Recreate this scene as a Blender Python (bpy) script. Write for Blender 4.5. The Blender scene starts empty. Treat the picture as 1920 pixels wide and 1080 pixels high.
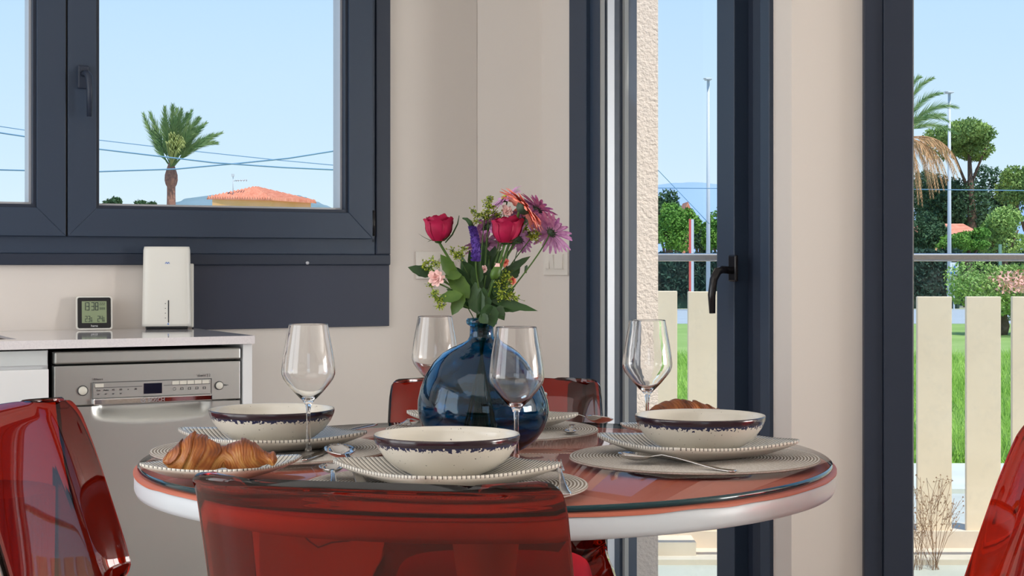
import bpy, bmesh, math, random
import numpy as np
from mathutils import Vector, Matrix, noise
R_ = random.Random(7)
PI = math.pi
sc = bpy.context.scene
COL = sc.collection

# ------------------------------------------------------------------ camera, sky, sun, exposure
FPX = 2910.0; HY = 497.0; CAMZ = 1.075
cd = bpy.data.cameras.new('camera'); cam = bpy.data.objects.new('camera', cd); COL.objects.link(cam)
cam.location = (0, 0, CAMZ); cam.rotation_euler = (PI/2, 0, 0)
cd.sensor_width = 36; cd.lens = FPX/1920*36; cd.shift_y = -(540-HY)/1920; cd.clip_start = .05; cd.clip_end = 9000
sc.camera = cam
sc.view_settings.view_transform = 'Standard'; sc.view_settings.look = 'None'
sc.view_settings.gamma = 1; sc.view_settings.use_curve_mapping = False
sc.view_settings.exposure = 0.0
SUN = 4.3; FILL_BACK = 14; FILL_LEFT = 46; FILL_SIDE = 410; FILL_TOP = 14
sc.cycles.max_bounces = 14; sc.cycles.transmission_bounces = 12; sc.cycles.transparent_max_bounces = 16
sc.cycles.use_denoising = True
sc.cycles.sample_clamp_indirect = 6

def s2l(c): return tuple(((v/255)/12.92 if v/255 <= .04045 else ((v/255+.055)/1.055)**2.4) for v in c)

w = bpy.data.worlds.new('sky'); sc.world = w; w.use_nodes = True
nt = w.node_tree; nt.nodes.clear()
tc = nt.nodes.new('ShaderNodeTexCoord'); sp = nt.nodes.new('ShaderNodeSeparateXYZ'); cr = nt.nodes.new('ShaderNodeValToRGB')
bg = nt.nodes.new('ShaderNodeBackground'); wo = nt.nodes.new('ShaderNodeOutputWorld')
nt.links.new(tc.outputs['Generated'], sp.inputs[0]); nt.links.new(sp.outputs[2], cr.inputs[0])
nt.links.new(cr.outputs[0], bg.inputs[0]); nt.links.new(bg.outputs[0], wo.inputs[0])
stops = [(0.0, (214,234,246)), (.03, (219,240,252)), (.07, (208,234,253)), (.17, (190,223,252)), (.5, (120,175,235)), (1.0, (80,135,215))]
e = cr.color_ramp.elements
e[0].position = stops[0][0]; e[0].color = (*s2l(stops[0][1]), 1); e[1].position = 1; e[1].color = (*s2l(stops[-1][1]), 1)
for p, c in stops[1:-1]:
    q = e.new(p); q.color = (*s2l(c), 1)
bg.inputs[1].default_value = 1.08

def light(name, kind, loc, rot, energy, color=(1,1,1), size=None, sy=None):
    l = bpy.data.lights.new(name, kind); l.energy = energy; l.color = color
    if kind == 'AREA': l.shape = 'RECTANGLE'; l.size = size; l.size_y = sy or size
    if kind == 'SUN': l.angle = math.radians(.6)
    o = bpy.data.objects.new(name, l); COL.objects.link(o); o.location = loc; o.rotation_euler = rot
    return o
sun = light('sun', 'SUN', (0,0,20), (0,0,0), SUN, (1,.96,.88))
sun.rotation_euler = Vector((-.30,.42,-.95)).to_track_quat('-Z', 'Y').to_euler()
# added fill lamps outside unseen rear, left and side openings, brightening the room
light('fill_back_window', 'AREA', (-.15,-2.75,1.35), (PI/2,0,0), FILL_BACK, (.93,.97,1), 2.3, 2.1)
_v = Vector((.4727,-.8812,0)); _u = Vector((.8812,.4727,0)); _l = Vector((-1.347,4.083,0))-_u*2.45+_v*1.7
light('fill_left_opening', 'AREA', (_l.x,_l.y,1.35), (_u).to_track_quat('-Z','Y').to_euler(), FILL_LEFT, (1,.97,.93), 2.4, 2.0)  # added left fill, lights the door wall
light('fill_side_opening', 'AREA', (8.25,1.9,1.3), (0,PI/2,0), FILL_SIDE, (1,.97,.93), 2.0, 2.8)  # added side fill, far off so it grazes the front wall
light('fill_overhead', 'AREA', (-.7,.6,2.57), (0,0,0), FILL_TOP, (1,.96,.92), 1.8, 1.8)  # added overhead fill, not a fixture of the room

# ------------------------------------------------------------------ helpers
def P(x, y, Y): return Vector(((x-960)/FPX*Y, Y, CAMZ-(y-HY)/FPX*Y))
class MB:
    def __init__(s): s.v = []; s.f = []; s.m = []; s.sm = []
    def add(s, vs, fs, mi=0, smooth=False):
        b = len(s.v); s.v += [tuple(p) for p in vs]
        for f in fs: s.f.append(tuple(i+b for i in f)); s.m.append(mi); s.sm.append(smooth)
    def box(s, a, b, mi=0):
        x0,y0,z0 = a; x1,y1,z1 = b
        if x0>x1: x0,x1=x1,x0
        if y0>y1: y0,y1=y1,y0
        if z0>z1: z0,z1=z1,z0
        s.add([(x0,y0,z0),(x1,y0,z0),(x1,y1,z0),(x0,y1,z0),(x0,y0,z1),(x1,y0,z1),(x1,y1,z1),(x0,y1,z1)],
              [(0,3,2,1),(4,5,6,7),(0,1,5,4),(1,2,6,5),(2,3,7,6),(3,0,4,7)], mi)
    def tube(s, pts, r, n=8, mi=0, cap=True, flat=1.0):
        pts = [Vector(p) for p in pts]; rs = r if isinstance(r, (list, tuple)) else [r]*len(pts)
        vs = []; a = None
        for i, p in enumerate(pts):
            d = (pts[min(i+1,len(pts)-1)]-pts[max(i-1,0)]).normalized()
            if a is None:
                a = d.cross(Vector((0,0,1)))
                if a.length < .05: a = d.cross(Vector((0,1,0)))
            else: a = a-d*a.dot(d)
            a.normalize(); b = a.cross(d).normalized()
            for k in range(n):
                t = 2*PI*k/n; vs.append(p+a*math.cos(t)*rs[i]+b*math.sin(t)*rs[i]*flat)
        fs = []
        for i in range(len(pts)-1):
            for k in range(n):
                fs.append((i*n+k, i*n+(k+1)%n, (i+1)*n+(k+1)%n, (i+1)*n+k))
        s.add(vs, fs, mi, True)
        if cap:
            b = len(s.v)-len(vs)
            s.f.append(tuple(b+k for k in range(n))[::-1]); s.m.append(mi); s.sm.append(False)
            s.f.append(tuple(b+(len(pts)-1)*n+k for k in range(n))); s.m.append(mi); s.sm.append(False)
    def lathe(s, prof, n=48, mi=0, c=(0,0,0), smooth=True, fn=None):
        vs = []; idx = []
        for r, z in prof:
            if r < 1e-6: idx.append([len(vs)]); vs.append((c[0],c[1],c[2]+z))
            else:
                row = []
                for k in range(n):
                    a = 2*PI*k/n; rr = r
                    row.append(len(vs)); q = (c[0]+rr*math.cos(a), c[1]+rr*math.sin(a), c[2]+z)
                    vs.append(fn(q) if fn else q)
                idx.append(row)
        fs = []; ms = []
        for i in range(len(idx)-1):
            A, B = idx[i], idx[i+1]
            m_ = mi[i] if isinstance(mi, list) else mi
            for k in range(n):
                k2 = (k+1) % n
                if len(A) == 1 and len(B) == 1: continue
                if len(A) == 1: fs.append((A[0], B[k2], B[k])) ; ms.append(m_)
                elif len(B) == 1: fs.append((A[k], A[k2], B[0])); ms.append(m_)
                else: fs.append((A[k], A[k2], B[k2], B[k])); ms.append(m_)
        b = len(s.v); s.v += [tuple(q) for q in vs]
        for f, m_ in zip(fs, ms): s.f.append(tuple(i+b for i in f)); s.m.append(m_); s.sm.append(smooth)
    def grid(s, nu, nv, fn, mi=0, smooth=True, closeu=False):
        vs = [fn(i/(nu-1) if not closeu else i/nu, j/(nv-1)) for j in range(nv) for i in range(nu)]
        fs = []
        for j in range(nv-1):
            for i in range(nu if closeu else nu-1):
                i2 = (i+1) % nu
                fs.append((j*nu+i, j*nu+i2, (j+1)*nu+i2, (j+1)*nu+i))
        s.add(vs, fs, mi, smooth)
    def build(s, name, mats, parent=None, loc=None, rz=None, kind=None, bevel=0, seg=2, fixn=False):
        me = bpy.data.meshes.new(name); me.from_pydata(s.v, [], s.f)
        if not isinstance(mats, (list, tuple)): mats = [mats]
        for m in mats: me.materials.append(m)
        me.polygons.foreach_set('material_index', s.m); me.polygons.foreach_set('use_smooth', s.sm)
        me.update()
        if fixn:
            bm = bmesh.new(); bm.from_mesh(me); bmesh.ops.recalc_face_normals(bm, faces=bm.faces); bm.to_mesh(me); bm.free()
        o = bpy.data.objects.new(name, me); COL.objects.link(o)
        if parent: o.parent = parent
        if loc is not None: o.location = loc
        if rz is not None: o.rotation_euler = (0,0,rz)
        if kind: o['kind'] = kind
        if bevel:
            b = o.modifiers.new('bevel', 'BEVEL'); b.width = bevel; b.segments = seg; b.limit_method = 'ANGLE'; b.angle_limit = .6
        return o
def tag(o, label, cat, group=None, kind=None):
    o['label'] = label; o['category'] = cat
    if group: o['group'] = group
    if kind: o['kind'] = kind
    return o
def thing(name, label, cat, loc=(0,0,0), rz=0, group=None):
    o = bpy.data.objects.new(name, None); COL.objects.link(o); o.empty_display_size = .05
    o.location = loc; o.rotation_euler = (0,0,rz)
    return tag(o, label, cat, group)
def copy_tree(o, parent=None):
    c = o.copy(); COL.objects.link(c)
    if parent: c.parent = parent
    for ch in list(o.children): copy_tree(ch, c)
    return c
def text_into(mb, body, size, M, mi=0, ext=.0004, align='CENTER'):
    cu = bpy.data.curves.new('t', 'FONT'); cu.body = body; cu.size = size; cu.extrude = ext; cu.align_x = align; cu.resolution_u = 3
    o = bpy.data.objects.new('t', cu); COL.objects.link(o)
    dg = bpy.context.evaluated_depsgraph_get(); me = bpy.data.meshes.new_from_object(o.evaluated_get(dg))
    mb.add([M @ v.co for v in me.vertices], [tuple(p.vertices) for p in me.polygons], mi)
    bpy.data.objects.remove(o); bpy.data.curves.remove(cu); bpy.data.meshes.remove(me)

# ------------------------------------------------------------------ materials
MATS = {}
def nodes(m): return m.node_tree.nodes, m.node_tree.links
def mat(name, col, rough=.5, metal=0, spec=.5, trans=0, ior=1.45, coat=0, bump=None, vary=None, alpha=1, emit=None, sss=0, sheen=0):
    """col is 0-255 sRGB. bump=(scale,strength[,dist]) noise relief; vary=(scale, amount, col2) mottling"""
    m = bpy.data.materials.new(name); m.use_nodes = True; N, L = nodes(m)
    b = N['Principled BSDF']
    b.inputs['Base Color'].default_value = (*s2l(col), 1); b.inputs['Roughness'].default_value = rough
    b.inputs['Metallic'].default_value = metal; b.inputs['Specular IOR Level'].default_value = spec
    b.inputs['Transmission Weight'].default_value = trans; b.inputs['IOR'].default_value = ior
    b.inputs['Coat Weight'].default_value = coat; b.inputs['Coat Roughness'].default_value = .05
    b.inputs['Alpha'].default_value = alpha
    if sss: b.inputs['Subsurface Weight'].default_value = sss; b.inputs['Subsurface Radius'].default_value = (.01,.005,.003)
    if emit: b.inputs['Emission Color'].default_value = (*s2l(emit[0]),1); b.inputs['Emission Strength'].default_value = emit[1]
    if bump or vary: t = N.new('ShaderNodeTexCoord')
    if bump:
        n = N.new('ShaderNodeTexNoise'); n.inputs['Scale'].default_value = bump[0]; n.inputs['Detail'].default_value = 4
        bp = N.new('ShaderNodeBump'); bp.inputs['Strength'].default_value = bump[1]; bp.inputs['Distance'].default_value = bump[2] if len(bump)>2 else .002
        L.new(t.outputs['Object'], n.inputs['Vector']); L.new(n.outputs['Fac'], bp.inputs['Height']); L.new(bp.outputs[0], b.inputs['Normal'])
    if vary:
        n = N.new('ShaderNodeTexNoise'); n.inputs['Scale'].default_value = vary[0]; n.inputs['Detail'].default_value = 5
        r = N.new('ShaderNodeValToRGB'); r.color_ramp.elements[0].position = .5-vary[1]; r.color_ramp.elements[1].position = .5+vary[1]
        r.color_ramp.elements[0].color = (*s2l(col),1); r.color_ramp.elements[1].color = (*s2l(vary[2]),1)
        L.new(t.outputs['Object'], n.inputs['Vector']); L.new(n.outputs['Fac'], r.inputs[0]); L.new(r.outputs[0], b.inputs['Base Color'])
    MATS[name] = m; return m
def arch_glass(name, tint=(255,255,255), refl=1.0, rough=0, dirt=None):
    m = bpy.data.materials.new(name); m.use_nodes = True; N, L = nodes(m); N.clear()
    o = N.new('ShaderNodeOutputMaterial'); mx = N.new('ShaderNodeMixShader'); tr = N.new('ShaderNodeBsdfTransparent'); gl = N.new('ShaderNodeBsdfGlossy')
    fr = N.new('ShaderNodeFresnel'); fr.inputs[0].default_value = 1.45; mu = N.new('ShaderNodeMath'); mu.operation = 'MULTIPLY'; mu.inputs[1].default_value = refl
    gl.inputs['Roughness'].default_value = rough
    tr.inputs[0].default_value = (*s2l(tint),1)
    ge = N.new('ShaderNodeNewGeometry'); iv = N.new('ShaderNodeMath'); iv.operation = 'SUBTRACT'; iv.inputs[0].default_value = 1; L.new(ge.outputs['Backfacing'], iv.inputs[1]); m0 = N.new('ShaderNodeMath'); m0.operation = 'MULTIPLY'; L.new(iv.outputs[0], m0.inputs[1])
    L.new(fr.outputs[0], m0.inputs[0]); L.new(m0.outputs[0], mu.inputs[0]); L.new(mu.outputs[0], mx.inputs[0]); L.new(tr.outputs[0], mx.inputs[1]); L.new(gl.outputs[0], mx.inputs[2])
    last = mx
    if dirt:
        t = N.new('ShaderNodeTexCoord'); n = N.new('ShaderNodeTexNoise'); n.inputs['Scale'].default_value = dirt[0]; n.inputs['Detail'].default_value = 8; n.inputs['Roughness'].default_value = .8
        r = N.new('ShaderNodeMapRange'); r.inputs[1].default_value = .5; r.inputs[2].default_value = .85; r.inputs[3].default_value = 0; r.inputs[4].default_value = dirt[1]
        d = N.new('ShaderNodeBsdfDiffuse'); d.inputs[0].default_value = (.8,.8,.75,1); m2 = N.new('ShaderNodeMixShader')
        L.new(t.outputs['Object'], n.inputs['Vector']); L.new(n.outputs[0], r.inputs[0]); L.new(r.outputs[0], m2.inputs[0])
        L.new(mx.outputs[0], m2.inputs[1]); L.new(d.outputs[0], m2.inputs[2]); last = m2
    L.new(last.outputs[0], o.inputs[0]); return m
M_wall = mat('wall_paint', (224,216,209), .85, bump=(60,.15,.001))
M_ceil = mat('ceiling_paint', (240,238,234), .9, bump=(50,.1,.001))
M_floor = mat('floor_tile', (190,180,168), .35, vary=(3,.2,(176,166,154)))
M_base = mat('baseboard_white', (225,222,218), .5, bump=(30,.05))
M_anth = mat('anthracite_aluminium', (50,63,82), .38, spec=.5, bump=(900,.12,.0004))
M_anthd = mat('anthracite_dark', (38,47,64), .45, bump=(900,.12,.0004))
M_panel = mat('dark_board', (50,56,74), .5, bump=(300,.1,.0005))
M_gask = mat('grey_gasket', (150,150,148), .5, bump=(200,.05))
M_alu = mat('light_aluminium', (190,192,198), .35, metal=.3, bump=(200,.05))
M_black = mat('black_plastic', (14,14,18), .3, bump=(200,.05))
M_hand = mat('black_handle', (24,22,26), .22, bump=(200,.03))
M_pane = arch_glass('window_pane', (253,254,254), .4)
M_bal = arch_glass('balustrade_glass', (249,253,253), .7, dirt=(9,.10))
M_quartz = mat('white_quartz', (222,218,220), .08, coat=.5, vary=(300,.15,(212,208,212)))
M_cab = mat('white_lacquer', (222,224,226), .3, bump=(40,.03))
M_cabr = mat('grey_rail', (196,202,204), .35, bump=(40,.03))
M_white = mat('white_plastic', (232,230,222), .3, bump=(100,.03))
M_whites = mat('white_switch', (226,220,212), .35, bump=(100,.03))
M_chrome = mat('chrome', (225,225,228), .06, metal=1, bump=(40,.02))
M_cut = mat('polished_steel', (215,212,210), .1, metal=1, bump=(60,.03,.0005))
M_sink = mat('sink_steel', (120,112,108), .3, metal=1, bump=(60,.03))
M_ribb = mat('beige_ribbed', (216,196,170), .6, bump=(60,.1))
M_cord = mat('black_cord', (12,12,14), .5, bump=(60,.1))
M_steeltxt = mat('grey_print', (70,70,72), .6, bump=(60,.02))
M_steelr = mat('rail_steel', (200,200,202), .22, metal=.9, bump=(40,.05))
def steel():
    m = mat('brushed_steel', (172,174,172), .36, metal=1); N, L = nodes(m); b = N['Principled BSDF']
    t = N.new('ShaderNodeTexCoord'); mp = N.new('ShaderNodeMapping'); mp.inputs['Scale'].default_value = (6,6,900)
    n = N.new('ShaderNodeTexNoise'); n.inputs['Scale'].default_value = 1; n.inputs['Detail'].default_value = 3
    bp = N.new('ShaderNodeBump'); bp.inputs['Strength'].default_value = .12; bp.inputs['Distance'].default_value = .0005
    L.new(t.outputs['Object'], mp.inputs[0]); L.new(mp.outputs[0], n.inputs['Vector']); L.new(n.outputs[0], bp.inputs['Height']); L.new(bp.outputs[0], b.inputs['Normal'])
    b.inputs['Anisotropic'].default_value = .5
    return m
M_steel = steel()
M_btn = mat('button_grey', (205,202,192), .4, bump=(60,.02))
M_disp = mat('display_dark', (14,18,36), .15, bump=(60,.02))
M_lcd = mat('lcd_green', (138,152,118), .3, bump=(60,.02))
M_lcdt = mat('lcd_digits', (34,48,50), .5, bump=(60,.02))
M_blue = mat('blue_print', (30,110,200), .5, bump=(60,.02))
M_txtw = mat('white_print', (230,230,230), .5, bump=(60,.02))
def plastic(name, c):
    m = mat(name, (0,0,0), .02, trans=1, ior=1.45); N, L = nodes(m); b = N['Principled BSDF']
    b.inputs['Base Color'].default_value = (*c,1)
    t = N.new('ShaderNodeTexCoord'); n = N.new('ShaderNodeTexNoise'); n.inputs['Scale'].default_value = 3
    bp = N.new('ShaderNodeBump'); bp.inputs['Strength'].default_value = .05; bp.inputs['Distance'].default_value = .01
    L.new(t.outputs['Object'], n.inputs['Vector']); L.new(n.outputs[0], bp.inputs['Height']); L.new(bp.outputs[0], b.inputs['Normal'])
    return m
M_chair = plastic('clear_red_plastic', (.34,.010,.002))
M_cush = mat('red_cushion', (214,12,40), .8, bump=(400,.4,.001))
M_ttop = mat('white_tabletop', (206,212,218), .3, bump=(40,.03))
M_coral = mat('coral_film', (188,104,80), .5, vary=(8,.2,(180,98,76)))
M_glasst = arch_glass('table_glass', (250,246,244), .8)
M_glasse = mat('glass_edge_teal', (4,52,60), .08, coat=.3, bump=(60,.02))
M_clear = mat('clear_glass', (255,255,255), 0, trans=1, ior=1.47, bump=(30,.02,.0003))
M_vase = mat('blue_vase_glass', (30,128,168), 0.0, trans=1, ior=1.45, bump=(22,.35,.002))
M_mat_ = mat('woven_paper', (238,233,228), .85, bump=(900,.9,.002), vary=(500,.2,(205,196,184)))
M_mat2 = mat('woven_paper_groove_shade', (160,148,134), .9, bump=(900,.9,.002))  # crease shade between the rings put into a darker paper tone
# cream stoneware: speckles, printed lines, blue drip band
def stoneware(name, kind):
    m = mat(name, (222,216,204), .16, coat=.25); N, L = nodes(m); b = N['Principled BSDF']
    t = N.new('ShaderNodeTexCoord'); v = N.new('ShaderNodeTexNoise'); v.inputs['Scale'].default_value = 260; v.inputs['Detail'].default_value = 1
    r = N.new('ShaderNodeValToRGB'); r.color_ramp.elements[0].position = .735; r.color_ramp.elements[1].position = .76
    r.color_ramp.elements[0].color = (*s2l((222,216,204)),1); r.color_ramp.elements[1].color = (*s2l((60,50,50)),1)
    L.new(t.outputs['Object'], v.inputs['Vector']); L.new(v.outputs[0], r.inputs[0]); out = r.outputs[0]
    def math_(op, a, bb=None, c=None):
        n = N.new('ShaderNodeMath'); n.operation = op
        for i, q in enumerate((a, bb, c)):
            if q is None: continue
            if isinstance(q, (int, float)): n.inputs[i].default_value = q
            else: L.new(q, n.inputs[i])
        return n.outputs[0]
    def mix(f, a, c):
        n = N.new('ShaderNodeMixRGB'); L.new(f, n.inputs[0])
        L.new(a, n.inputs[1]); n.inputs[2].default_value = (*s2l(c),1); return n.outputs[0]
    sp_ = N.new('ShaderNodeSeparateXYZ'); L.new(t.outputs['Object'], sp_.inputs[0])
    if kind == 'bowl':
        n2 = N.new('ShaderNodeTexNoise'); n2.inputs['Scale'].default_value = 210; n2.inputs['Detail'].default_value = 3; L.new(t.outputs['Object'], n2.inputs['Vector'])
        edge = math_('MULTIPLY_ADD', n2.outputs[0], .026, .0325)      # drip edge height
        f = math_('GREATER_THAN', sp_.outputs[2], edge); out = mix(f, out, (40,42,76))
        n3 = N.new('ShaderNodeTexNoise'); n3.inputs['Scale'].default_value = 12; L.new(t.outputs['Object'], n3.inputs['Vector'])
        f2 = math_('GREATER_THAN', sp_.outputs[2], math_('MULTIPLY_ADD', n3.outputs[0], .004, .0475)); out = mix(f2, out, (50,36,44))
    if kind == 'plate':
        ax = math_('ABSOLUTE', sp_.outputs[0]); ay = math_('ABSOLUTE', sp_.outputs[1])
        big = math_('GREATER_THAN', ax, ay)
        other = math_('ADD', math_('MULTIPLY', big, sp_.outputs[1]), math_('MULTIPLY', math_('SUBTRACT', 1, big), sp_.outputs[0]))
        wv = math_('SINE', math_('MULTIPLY', other, 2*PI/.0075))
        mx_ = math_('MAXIMUM', ax, ay)
        reg = math_('GREATER_THAN', mx_, .055)
        f = math_('MULTIPLY', reg, math_('GREATER_THAN', wv, .74)); out = mix(f, out, (104,98,92))
        bp = N.new('ShaderNodeBump'); bp.inputs['Strength'].default_value = .5; bp.inputs['Distance'].default_value = .0008
        L.new(math_('MULTIPLY', wv, math_('MULTIPLY', reg, -1)), bp.inputs['Height']); L.new(bp.outputs[0], b.inputs['Normal'])
    L.new(out, b.inputs['Base Color']); return m
M_stone = stoneware('cream_stoneware', 'plain'); M_bowl = stoneware('cream_stoneware_band', 'bowl'); M_plate = stoneware('lined_stoneware', 'plate')
def crust():
    m = mat('croissant_crust', (176,98,38), .42, coat=.1); N, L = nodes(m); b = N['Principled BSDF']
    at = N.new('ShaderNodeAttribute'); at.attribute_name = 'bake'
    r = N.new('ShaderNodeValToRGB'); e = r.color_ramp.elements
    e[0].position = 0; e[0].color = (*s2l((208,156,86)),1); e[1].position = .9; e[1].color = (*s2l((92,40,14)),1); q = e.new(.42); q.color = (*s2l((164,92,38)),1)
    t = N.new('ShaderNodeTexCoord'); n = N.new('ShaderNodeTexNoise'); n.inputs['Scale'].default_value = 60; n.inputs['Detail'].default_value = 6
    ad = N.new('ShaderNodeMath'); ad.operation = 'MULTIPLY_ADD'; ad.inputs[1].default_value = .55
    sb = N.new('ShaderNodeMath'); sb.operation = 'SUBTRACT'; sb.inputs[1].default_value = .27
    L.new(t.outputs['Object'], n.inputs['Vector']); L.new(n.outputs[0], ad.inputs[0]); L.new(at.outputs['Fac'], ad.inputs[2]); L.new(ad.outputs[0], sb.inputs[0]); L.new(sb.outputs[0], r.inputs[0])
    L.new(r.outputs[0], b.inputs['Base Color'])
    bp = N.new('ShaderNodeBump'); bp.inputs['Strength'].default_value = .4; bp.inputs['Distance'].default_value = .001
    L.new(n.outputs[0], bp.inputs['Height']); L.new(bp.outputs[0], b.inputs['Normal']); return m
M_crust = crust()
M_leaf = mat('leaf_green', (30,60,28), .45, vary=(40,.2,(48,84,34)), bump=(150,.4,.001))
M_leafl = mat('leaf_light', (62,96,34), .45, vary=(40,.2,(84,118,42)), bump=(150,.4,.001))
M_stem = mat('stem_green', (84,116,48), .5, vary=(60,.2,(60,92,40)))
M_rose = mat('rose_crimson', (150,0,56), .6, vary=(60,.25,(186,6,76)), sheen=.3)
M_coralf = mat('gerbera_coral', (255,160,140), .6, vary=(60,.2,(255,146,128)))
M_purp = mat('daisy_purple', (182,110,172), .6, vary=(120,.2,(222,170,214)))
M_spike = mat('veronica_purple', (70,44,128), .7, vary=(200,.2,(92,60,160)))
M_pink = mat('carnation_pink', (246,196,192), .6, vary=(100,.2,(250,212,206)))
M_lime = mat('lime_bloom', (186,196,66), .6, vary=(100,.2,(150,176,60)))
M_dkcal = mat('calyx_dark', (44,66,46), .5, vary=(100,.2,(80,100,80)))
M_stucco = mat('cream_stucco', (240,226,214), .9, bump=(95,.9,.005))
M_render = mat('beige_render', (234,216,198), .9, bump=(12,.1,.003), vary=(6,.3,(222,202,182)))
M_board = mat('beige_board', (246,224,198), .8, vary=(5,.3,(236,213,186)), bump=(60,.1))
M_terr = mat('terrace_tile', (214,208,196), .7, vary=(4,.2,(200,194,180)))
M_grass = mat('lawn', (134,164,76), .9, vary=(.6,.25,(164,186,104)))
M_blade = mat('grass_blades', (138,184,62), .7, vary=(.8,.25,(190,220,110)))
M_road = mat('road_grey', (186,190,196), .8, vary=(1,.2,(176,180,186)))
M_pave = mat('pavement', (232,228,216), .8, vary=(2,.2,(220,214,200)))
M_foA = mat('foliage_bright', (122,166,66), .8, vary=(.8,.2,(84,136,56)))
M_foB = mat('foliage_dark', (76,108,66), .8, vary=(.8,.2,(52,84,60)))
M_foC = mat('foliage_pine', (150,176,84), .8, vary=(.6,.2,(92,124,74)))
M_foD = mat('foliage_pale', (170,194,110), .8, vary=(.8,.2,(120,160,80)))
M_hedge = mat('hedge_shade_green', (38,66,58), .85, vary=(1.2,.2,(60,90,70)))  # shade on the hedge is mixed into this dark blue green
M_bark = mat('bark', (120,98,84), .9, bump=(6,.5,.05), vary=(8,.2,(90,72,62)))
M_palmt = mat('palm_trunk', (170,122,100), .9, bump=(10,.8,.06), vary=(10,.2,(128,92,84)))
M_frond = mat('palm_frond', (84,120,70), .7, vary=(2,.2,(118,140,84)))
M_frondd = mat('palm_dead_frond', (214,170,128), .8, vary=(2,.2,(190,140,100)))
M_bloomp = mat('shrub_bloom', (240,170,160), .7, vary=(3,.2,(246,190,176)))
M_metalp = mat('lamp_post_grey', (202,208,214), .5, bump=(20,.05))
M_wire = mat('cable_blue_grey', (110,150,180), .6, bump=(20,.05))
M_orange = mat('orange_render', (255,200,150), .8, bump=(2,.1), vary=(.5,.2,(240,188,116)))
M_tile = mat('terracotta', (232,162,134), .8, vary=(3,.2,(206,128,100)))
M_hill = mat('hill_haze_blue', (150,176,206), 1, vary=(.003,.2,(140,168,200)))  # distance haze is painted into the blue
M_hill2 = mat('hill_haze_grey', (128,150,160), 1, vary=(.02,.2,(110,136,140)))  # haze mixed into the nearer hill's grey blue
M_dry = mat('dry_stems', (150,110,80), .8, vary=(30,.2,(190,150,120)))
M_redp = mat('red_paint', (214,90,80), .6, bump=(20,.05))

# ------------------------------------------------------------------ room geometry
TH = math.atan2(.4727,.8812)
U = Vector((.8812,.4727,0)); V = Vector((.4727,-.8812,0))
W0 = Vector((-1.347,4.083,0)); A_ = Vector((-.109,4.75,0)); B_ = Vector((.0915,4.75,0)); C_ = B_+V*1.210
def WP(t, d=0, z=0): p = W0+U*t+V*d; return Vector((p.x, p.y, z))
def t_at(x, d=0):
    r = (x-960)/FPX; b = W0+V*d; return (r*b.y-b.x)/(U.x-r*U.y)
def zat(y, Y): return CAMZ-(y-HY)/FPX*Y
def s_at(x, e=0):
    r = (x-960)/FPX; b = B_+U*e; return (r*b.y-b.x)/(V.x-r*V.y)
TEND = (A_-W0).dot(U)
CH = 2.6
def wallbox(name, boxes, loc, rz, m=M_wall):
    b = MB()
    for q in boxes: b.box(*q)
    return b.build(name, m, loc=loc, rz=rz, kind='structure')
# window wall (local x = along, y = into the wall)
tw1 = t_at(727); tw0 = -1.35; wz0 = 1.075; wz1 = 2.25
wallbox('wall_back', [((-2.2,0,0),(tw0,.25,CH)), ((tw1,0,0),(TEND,.25,CH)), ((tw0,0,0),(tw1,.25,wz0)), ((tw0,0,wz1),(tw1,.25,CH))], W0, TH)
wallbox('wall_corner', [((-.15,4.75,0),(.0915,4.9,CH))], (0,0,0), 0)
DA = math.atan2(V.y, V.x)   # door wall: local x = s, local y = outwards
sd0, sd1 = s_at(1075), s_at(1450); dz1 = 2.3
wallbox('wall_right', [((0,0,0),(sd0,.13,CH)), ((sd0,0,dz1),(sd1,.13,CH)), ((sd1,0,0),(1.210,.13,CH))], B_, DA)
cx0, cx1 = C_.x, (1617-960)/FPX*C_.y
wallbox('wall_front', [((cx0,C_.y,0),(cx1,C_.y+.16,CH)), ((cx1,C_.y,dz1),(3.6,C_.y+.16,CH)), ((3.6,C_.y,0),(8.0,C_.y+.16,CH)), ((cx1,C_.y,0),(3.6,C_.y+.16,.06))], (0,0,0), 0)
WL = WP(-2.2)
LW = 6.6
wallbox('wall_left', [((0,-.2,0),(.5,0,CH)),((2.9,-.2,0),(LW,0,CH)),((.5,-.2,0),(2.9,0,.3)),((.5,-.2,2.35),(2.9,0,CH)),((1.66,-.15,.3),(1.74,-.05,2.35))], WL, DA)  # unseen wall, its opening placed to admit the left fill
backY = -2.6
wallbox('wall_rear', [((-2.0,backY-.15,0),(-1.3,backY,CH)), ((1.04,backY-.15,0),(8.2,backY,CH)), ((-1.3,backY-.15,2.35),(1.04,backY,CH)), ((-1.3,backY-.15,0),(1.04,backY,.3)),
    ((-.2,backY-.1,.3),(-.12,backY,2.35)), ((-1.3,backY-.1,1.2),(1.04,backY,1.26))], (0,0,0), 0, mat('rear_wall_toned_down', (128,118,110), .8, bump=(60,.1)))  # unseen wall, tone darkened so the chair reflects less light
wallbox('wall_side', [((8.0,backY-.15,0),(8.2,.45,CH)),((8.0,3.35,0),(8.2,C_.y+.16,CH)),((8.0,.45,0),(8.2,3.35,.3)),((8.0,.45,2.35),(8.2,3.35,CH)),((8.05,1.86,.3),(8.15,1.94,2.35))], (0,0,0), 0)  # unseen wall set far out, with an opening for the side fill
poly = [WL, WP(TEND), B_, C_, Vector((8.1,C_.y,0)), Vector((8.1,backY-.1,0)), Vector((-1.9,backY-.1,0)), WL+V*3.2]
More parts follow.
